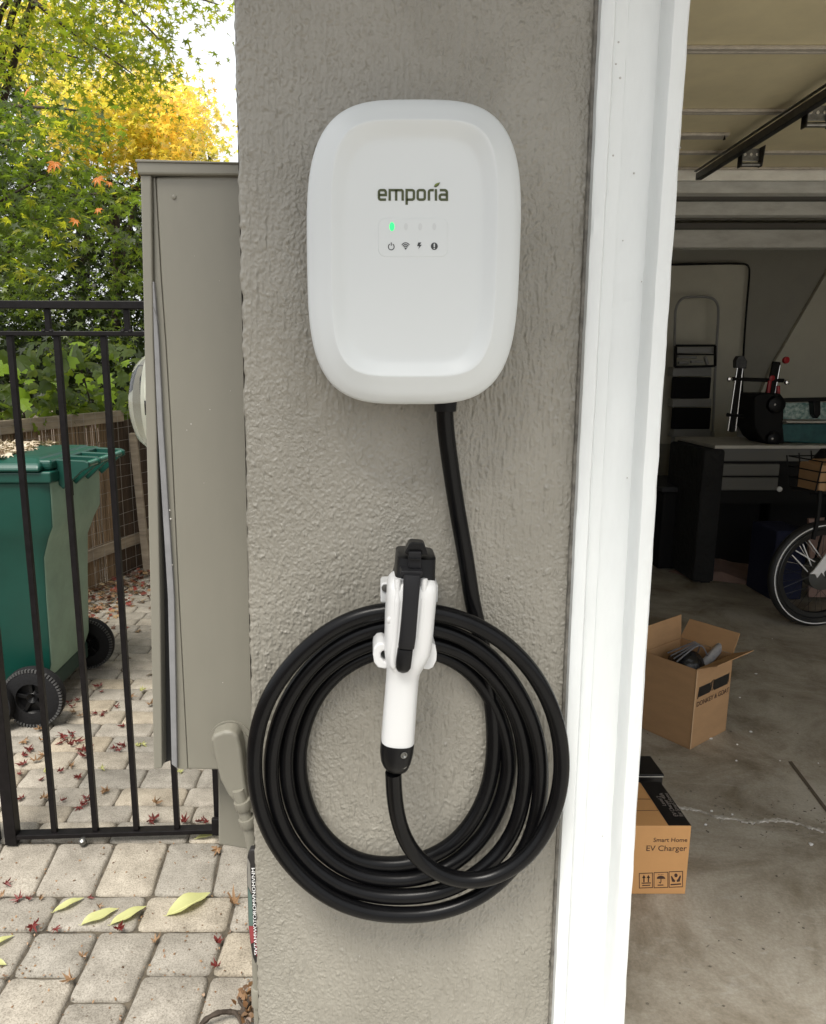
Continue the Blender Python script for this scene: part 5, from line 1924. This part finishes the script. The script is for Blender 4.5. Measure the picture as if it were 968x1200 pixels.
# =================================================================== THINGS IN THE GARAGE
def ladder():
    Y = 6.05
    t = thing('step_ladder', 'pale folded step ladder leaning against the back wall of the garage', 'ladder', P(815, 560, Y))
    Q = lambda x, y, d=0: P(x, y, Y + d)
    r = relax(catmull([Q(789, 510), Q(790, 440), Q(791, 380), Q(792, 362), Q(799, 350), Q(812, 348), Q(828, 348), Q(838, 352), Q(842, 364), Q(840, 400), Q(838, 440), Q(835, 512)], 5), 2)
    MB().tube(r, .010, 10).build('hoop_frame', GREY_P, t, smooth=True)
    for (x0, x1, y0, y1) in ((788, 838, 510, 600),):
        MB().bar(Q(789, 505), Q(784, 640), .025, .02).build('leg', GREY_P, t, bevel=.004)
        MB().bar(Q(835, 505), Q(838, 640), .025, .02).build('leg', GREY_P, t, bevel=.004)
    for (a, b) in ((430, 441), (467.5, 477)):
        MB().prism([Q(789, a, -.06), Q(834, a, -.06), Q(834, b, -.06), Q(788, b, -.06)], (0, .1, 0)).build('tread', GREY_P, t, bevel=.004)
    for (a, b, m) in ((442, 467, BLACK), (478, 503, BLACK)):  # black sheets stand for the dark openings between treads, shade as colour
        MB().prism([Q(789, a, -.03), Q(834, a, -.03), Q(832, b, -.03), Q(787, b, -.03)], (0, .03, 0)).build('opening_dark', m, t, bevel=.008)
    MB().prism([Q(791, 503, -.06), Q(833, 503, -.06), Q(833, 512, -.06), Q(788, 512, -.06)], (0, .1, 0)).build('tread', GREY_P, t, bevel=.004)
    k = thing('tool_tray', 'black tray with tools and papers hooked on the step ladder', 'tray', P(815, 430, Y - .1))
    fr = [(792, 405), (838, 405), (838, 429), (791, 430)]
    for i in range(4):
        a, b = fr[i], fr[(i + 1) % 4]
        MB().bar(P(*a, Y - .1), P(*b, Y - .1), .018, .018).build('tray_bar', BLACK, k, bevel=.003)
    MB().bar(P(792, 415, Y - .1), P(838, 415.5, Y - .1), .02, .012).build('tray_bar', BLACK, k)
    MB().prism([P(794, 407, Y - .08), P(836, 407, Y - .08), P(836, 414, Y - .08), P(794, 414, Y - .08)], (0, .02, 0)).build('paper', GREY_P, k)
    for (a, b) in (((794, 418), (816, 419)), ((795, 425), (807, 425)), ((809, 424), (824, 424)), ((826, 418), (829, 427))):
        MB().bar(P(*a, Y - .09), P(*b, Y - .09), .03, .02).build('tool', GREY_P, k, bevel=.004)
    w_ = MB().tube(relax(catmull([P(770, 310, 6.15), P(800, 310, 6.15), P(840, 309, 6.15), P(868, 309, 6.15), P(877, 312, 6.15), P(878, 325, 6.15), P(875, 360, 6.15), P(871, 420, 6.15), P(868, 520, 6.1)], 6), 2), .008, 6).build('wall_cable', BLACK, None, smooth=True)
    props(w_, 'black cable running along the edge of the pale board on the back wall', 'cable')


ladder()


def bench():
    Y0 = 4.75
    t = thing('workbench', 'dark workbench with a pale top and grey drawer fronts in the garage', 'workbench', (2.6, Y0, 0))
    z = P(850, 522, Y0).z
    xl = P(838, 522, Y0).x
    top = [Vector((xl, Y0, z)), Vector((4.3, Y0, z)), Vector((4.3, Y0 + .62, z)), Vector((xl, Y0 + .62, z))]
    MB().prism(top, (0, 0, -.022)).build('bench_top', PALE, t, bevel=.003)
    for (a, b) in ((524.5, 541), (544, 558), (560, 575)):
        x1 = 4.3 if a < 530 else P(915, 550, Y0).x
        MB().box(xl + .02, x1, Y0 + .012, Y0 + .5, P(850, b, Y0).z, P(850, a, Y0).z).build('drawer', mat('dark_grey_drawer', (.12, .12, .112), .6), t, bevel=.006)
    MB().box(xl + .0, 4.28, Y0 + .03, Y0 + .58, P(850, 577, Y0).z - .08, z - .024).build('carcass', BLACK, t)
    for (x, y) in ((xl + .03, Y0 + .05), (xl + .03, Y0 + .55), (4.2, Y0 + .05), (4.2, Y0 + .55)):
        MB().box(x - .03, x + .03, y - .03, y + .03, 0, P(850, 577, Y0).z - .021).build('leg', BLACK, t, bevel=.003)
    MB().box(xl - .07, xl + .07, Y0 - .012, Y0 + .55, .012, z - .026).build('side_shade', mat('side_shade_black', (.012, .012, .012), .9, bump=1, bscale=20, bdist=.02), t, bevel=.02)  # black block added beside the bench where there is only shadow
    # dark blocks added to hold the shade under the bench
    b = thing('underbench_shade', 'dark block added under the workbench for the shade there', 'tub', (2.3, Y0 + .1, 0))
    MB().box(2.08, 2.78, Y0 + .36, Y0 + .9, 0, .56).build('shade_block', BLACK, b, bevel=.02)
    MB().box(2.06, 2.79, Y0 + .34, Y0 + .92, .561, .6).build('shade_block_top', mat('charcoal', (.02, .02, .022), .6), b, bevel=.01)
    b = thing('underbench_shade', 'black block added under the right part of the workbench for the shade there', 'tub', (3.2, Y0 + .1, 0))
    MB().box(2.84, 3.9, Y0 + .36, Y0 + .9, 0, .56).build('shade_block', BLACK, b, bevel=.02)
    MB().box(2.82, 3.92, Y0 + .34, Y0 + .92, .561, .6).build('shade_block_top', MATS['charcoal'], b, bevel=.01)
    # white tub behind bench top
    w_ = thing('white_tub', 'small grey tub standing on the bench behind the black tool', 'tub', P(873, 508, Y0 + .5))
    MB().lathe([(.055, 0), (.065, .13), (.06, .13), (.05, .01)], P(874, 512, Y0 + .4), (0, 0, 1), 20).build('tub', GREY_P, w_, smooth=True)
    # bicycle carrier clamps
    Yc = 5.0
    c = thing('bicycle_carrier', 'folding bicycle carrier with chrome tubes and red knobs standing on the workbench', 'carrier', P(885, 505, Yc))
    Q = lambda x, y, d=0: P(x, y, Yc + d)
    for (a, b) in (((865, 424), (853, 505)), ((871, 424), (862, 505))):
        MB().tube([Q(*a), Q(*b)], .007, 10).build('chrome_tube', CHROME, c, smooth=True)
    MB().bar(Q(867.5, 428), Q(857, 506), .03, .02).build('upright', BLACK, c, bevel=.003)
    MB().prism([Q(x, y, -.02) for x, y in ((863, 422), (866, 417), (872, 417), (876, 423), (875, 432), (863, 431))], (0, .05, 0)).build('top_clamp', DARKSTEEL, c, bevel=.004)
    for (a, b) in (((907, 424), (900, 462)), ((914, 428), (908, 462))):
        MB().tube([Q(*a), Q(*b)], .007, 10).build('chrome_tube', CHROME, c, smooth=True)
    MB().bar(Q(910, 424), Q(901, 464), .05, .02).build('upright', BLACK, c, bevel=.003)
    for (a, b) in (((902, 446), (900, 462)), ((912, 452), (912, 462))):
        MB().tube([Q(*a, -.02), Q(*b, -.02)], .012, 8).build('red_sleeve', RED, c, smooth=True)
    MB().lathe([(.001, 0), (.02, .003), (.024, .012), (.022, .024), (.001, .028)], Q(919, 422, -.02), (.2, -1, 0), 14).build('red_knob', RED, c, smooth=True)
    MB().lathe([(.001, 0), (.016, .003), (.018, .012), (.001, .02)], Q(904, 443, -.03), (0, -1, 0), 12).build('red_knob', RED, c, smooth=True)
    for (x, y) in ((854, 444), (921, 448)):
        MB().lathe([(.001, 0), (.012, .003), (.018, .012), (.014, .024), (.001, .028)], Q(x, y, -.02), (0, -1, 0), 10).build('wing_nut', CHROME, c, smooth=True)
    MB().tube([Q(856, 444), Q(918, 446)], .013, 8).build('cross_bar', BLACK, c, smooth=True)
    MB().tube([Q(852, 486), Q(893, 489)], .013, 8).build('cross_bar', BLACK, c, smooth=True)
    # teal tool with black ends
    Ym = 4.85
    m = thing('power_tool', 'teal and black bench power tool with splashed clear guard on the workbench', 'power tool', P(925, 520, Ym))
    Q = lambda x, y, d=0: P(x, y, Ym + d)
    MB().prism([Q(x, y) for x, y in ((884, 465), (890, 461), (915, 461), (920, 468), (918, 500), (920, 520), (902, 522), (892, 514), (884, 500))], (0, .25, 0)).build('end_housing', BLACK, m, bevel=.012, segs=3)
    for (x, y, r) in ((908, 474, .055), (905, 514, .045)):
        o = MB().lathe([(r, .0), (r, .03), (r * .8, .036), (r * .2, .036)], Q(x, y), (0, -1, 0), 24).build('round_knob', BLACK_PLASTIC, m, smooth=True)
        MB().lathe([(.008, 0), (.007, .004)], Q(x, y, -.04), (0, -1, 0), 10).build('cap_screw', CHROME, o)
    MB().prism([Q(x, y, .02) for x, y in ((912, 497), (1010, 496), (1010, 522), (918, 518))], (0, .18, 0)).build('teal_base', TEAL, m, bevel=.006)
    MB().prism([Q(x, y, .03) for x, y in ((914, 472), (1010, 471), (1010, 492), (910, 491))], (0, .01, 0)).build('clear_guard', TEALP, m, bevel=.002)
    MB().bar(Q(914, 469), Q(1010, 467), .05, .025).build('guard_bar', BLACK, m, bevel=.004)
    MB().bar(Q(918, 494, -.01), Q(1010, 494, -.01), .08, .01).build('pale_edge', PALE, m)
    MB().prism([Q(x, y, -.02) for x, y in ((953, 468), (962, 468), (962, 486), (958, 491), (954, 486))], (0, .06, 0)).build('hanging_clamp', BLACK_PLASTIC, m, bevel=.006)


bench()


def bicycle():
    c = Vector((2.497, 3.93, .302))
    t = thing('bicycle', 'black tyred bicycle with white stripe wheel standing at the right edge of the garage', 'bicycle', (c.x, c.y, 0))
    ax = Vector((-.10, 1, 0)).normalized()        # axle direction
    u = ax.cross(Vector((0, 0, 1))).normalized()
    w_ = MB()
    tube_ = []
    ring = lambda R, off, n=72: [c + u * R * cos(a) + Vector((0, 0, 1)) * R * sin(a) + ax * off for a in np.linspace(0, 2 * pi, n + 1)]
    wh = MB().lathe([(.252, -.018), (.268, -.028), (.286, -.024), (.298, -.012), (.302, 0), (.298, .012), (.286, .024), (.268, .028), (.252, .018), (.246, 0)], c, ax, 64, cap=False).build('wheel', mat('bicycle_tyre', (.012, .012, .012), .55), t, smooth=True)
    MB().tube(ring(.279, -.0265), .0032, 6).build('reflective_stripe', mat('reflective_white', (.85, .85, .85), .35), wh, smooth=True)
    MB().lathe([(.222, -.012), (.246, -.016), (.252, -.012), (.252, .012), (.246, .016), (.222, .012), (.218, 0)], c, ax, 64, cap=False).build('rim', mat('black_rim', (.02, .02, .02), .3), wh, smooth=True)
    hub = MB().lathe([(.02, -.05), (.075, -.035), (.085, -.03), (.085, .03), (.075, .035), (.02, .05)], c, ax, 32).build('hub_motor', mat('dusty_hub', (.07, .07, .065), .5), wh, smooth=True)
    s = MB()
    s2 = MB()
    for k in range(36):
        a = 2 * pi * k / 36
        b = a + (.28 if k % 2 else -.28)
        q = (s2 if (105 < math.degrees(a) < 165) else s)
        p0 = c + (u * cos(a) + Vector((0, 0, 1)) * sin(a)) * .222
        p1 = c + (u * cos(b) + Vector((0, 0, 1)) * sin(b)) * .082 + ax * (-.03 if k % 4 < 2 else .03)
        q.tube([p0, p1], .0012, 5)
    s.build('spokes', DARKSTEEL, wh)
    s2.build('reflector_spokes', CHROME, wh)
    sp = MB()
    for k in (116, 126, 140, 148):
        a = radians(k)
        b = a + (.32 if k in (126, 148) else -.2)
        sp.tube([c + (u * cos(a) + Vector((0, 0, 1)) * sin(a)) * .215 - ax * .01, c + (u * cos(b) + Vector((0, 0, 1)) * sin(b)) * .10 - ax * .034], .0034, 6)
    sp.build('spoke_reflector', WHITE_P, wh, smooth=True)
    # white frame stay coming from the right to the dropout
    Qb = lambda x, y, Y=3.84: P(x, y, Y)
    MB().prism([Qb(x, y) for x, y in ((950, 673), (955, 668), (968, 650), (1010, 622), (1012, 634), (974, 662), (966, 671), (967, 676), (963, 671), (958, 678), (956, 673))], (0, .012, 0)).build('chain_stay', WHITE_P, t, bevel=.003)
    MB().tube([c - ax * .07, c + ax * .07], .009, 10).build('axle', CHROME, t, smooth=True)
    MB().bar(c + ax * .08, c + ax * .08 + u * .42 + Vector((0, 0, .12)), .02, .03).build('chain_stay', WHITE_P, t, bevel=.004)
    MB().tube([c - ax * .06, c - ax * .05 + u * .06 + Vector((0, 0, .46))], .006, 8).build('rack_stay', BLACK, t, smooth=True)
    MB().tube([c + ax * .06, c + ax * .05 + u * .06 + Vector((0, 0, .46))], .006, 8).build('rack_stay', BLACK, t, smooth=True)
    seat_b = c + u * .40 + Vector((0, 0, .12))
    seat_t = c + u * .34 + Vector((0, 0, .62))
    MB().tube([seat_b, seat_t], .017, 12).build('seat_tube', WHITE_P, t, smooth=True)
    MB().tube([seat_b, c + u * .95 + Vector((0, 0, .42))], .02, 12).build('down_tube', WHITE_P, t, smooth=True)
    MB().tube([c + u * .97 + Vector((0, 0, .62)), c + u * 1.05 + Vector((0, 0, .0))], .016, 12).build('fork', WHITE_P, t, smooth=True)
    c2 = c + u * 1.06
    MB().lathe([(.252, -.018), (.286, -.024), (.302, 0), (.286, .024), (.252, .018), (.246, 0)], c2, ax, 48, cap=False).build('wheel', MATS['bicycle_tyre'], t, smooth=True)
    # rack with net basket
    z = c.z + .46
    r0 = c + Vector((0, 0, .46)) - u * .16
    for s_ in (-1, 1):
        MB().tube([r0 + ax * .07 * s_, r0 + ax * .07 * s_ + u * .5], .006, 8).build('rack_rail', BLACK, t, smooth=True)
    fr = thing('rack_basket', 'black net basket on the bicycle rear rack', 'basket', r0)
    net = MB()
    hh = .2
    for s_ in (-1, 1):
        for k in range(7):
            a = r0 + u * (k * .07) + ax * .10 * s_ + Vector((0, 0, .012))
            net.tube([a, a + Vector((0, 0, hh - .03 + .012 * k)) + ax * .04 * s_ - u * .01], .004, 5)
        for j in range(4):
            a = r0 + ax * (.10 + .012 * j) * s_ + Vector((0, 0, .014 + j * .055))
            net.tube([a, a + u * .46], .004, 5)
    for j in range(4):
        a = r0 + Vector((0, 0, .014 + j * .055))
        net.tube([a - ax * (.10 + .012 * j), a + ax * (.10 + .012 * j)], .004, 5)
    net.build('net', BLACK, fr)
    bx = thing('small_parcel', 'brown cardboard parcel inside the bicycle basket', 'parcel', r0)
    MB().obox(r0 + u * .22 + Vector((0, 0, .085)), u * .19, ax * .085, (0, 0, .07)).build('parcel_body', CARD, bx, bevel=.006)
    MB().obox(r0 + u * .2 + Vector((0, 0, .18)) , u * .13 + Vector((0, 0, .03)), ax * .07, (0, 0, .015)).build('parcel_flap', CARD, bx, bevel=.004)
    MB().lathe([(.014, 0), (.014, .01), (.011, .012)], P(913, 573, 3.86), (-.3, -1, 0), 14).build('rear_reflector', GREY_P, t, smooth=True)
    bk = thing('black_backpack', 'black bag hanging over the bicycle rack at the right edge', 'bag', P(965, 545, 3.95))
    rings = []
    for k in range(7):
        f = k / 6
        cc = P(985, 528 + f * 52, 3.98)
        r = .13 * (.55 + .75 * sin(pi * (f * .8 + .1)))
        rings.append([cc + Vector((r * cos(a), .55 * r * sin(a), .01 * sin(3 * a))) for a in np.linspace(0, 2 * pi, 14, endpoint=False)])
    MB().loft(rings).build('bag_body', BLUE_D if False else BLACK, bk, smooth=True)
    MB().tube(catmull([P(961, 575, 3.82), P(959, 600, 3.8), P(956, 618, 3.8), P(953, 632, 3.8)], 4), .012, 6).build('hanging_strap', BLACK, bk, smooth=True)
    bd = thing('pink_board', 'dull pink board standing behind the bicycle wheel', 'board', P(965, 690, 4.35))
    MB().prism([P(948, 608, 4.35), P(990, 606, 4.35), P(990, 700, 4.35), P(948, 700, 4.35)], (0, .02, 0)).build('board_sheet', MAUVE, bd, bevel=.002)
    bc = thing('blue_crate', 'dark blue crate standing behind the bicycle wheel', 'crate', P(928, 690, 4.4))
    MB().box(P(908, 650, 4.4).x, P(945, 650, 4.4).x, 4.4, 4.7, 0, P(930, 622, 4.4).z).build('crate_body', BLUE_D, bc, bevel=.01)
    # crumpled sheet on the floor
    s = [(783, 669), (815, 662), (826, 647), (843, 646), (862, 655), (886, 661), (893, 668), (893, 687), (860, 683), (806, 676)]
    hts = [.0, .02, .09, .09, .05, .03, .02, .0, .0, .0]
    vs = [tuple(G(x, y, .004 + h_)) for (x, y), h_ in zip(s, hts)]
    cen = G(845, 670, .05)
    vs.append(tuple(cen))
    n = len(s)
    o = MB().add(vs, [(i, (i + 1) % n, n) for i in range(n)]).build('paper_sheet', MAUVE, None, loc=cen)
    sm = o.modifiers.new('thick', 'SOLIDIFY')
    sm.thickness = .003
    props(o, 'crumpled mauve paper sheet on the dark garage floor left of the bicycle', 'paper')


bicycle()
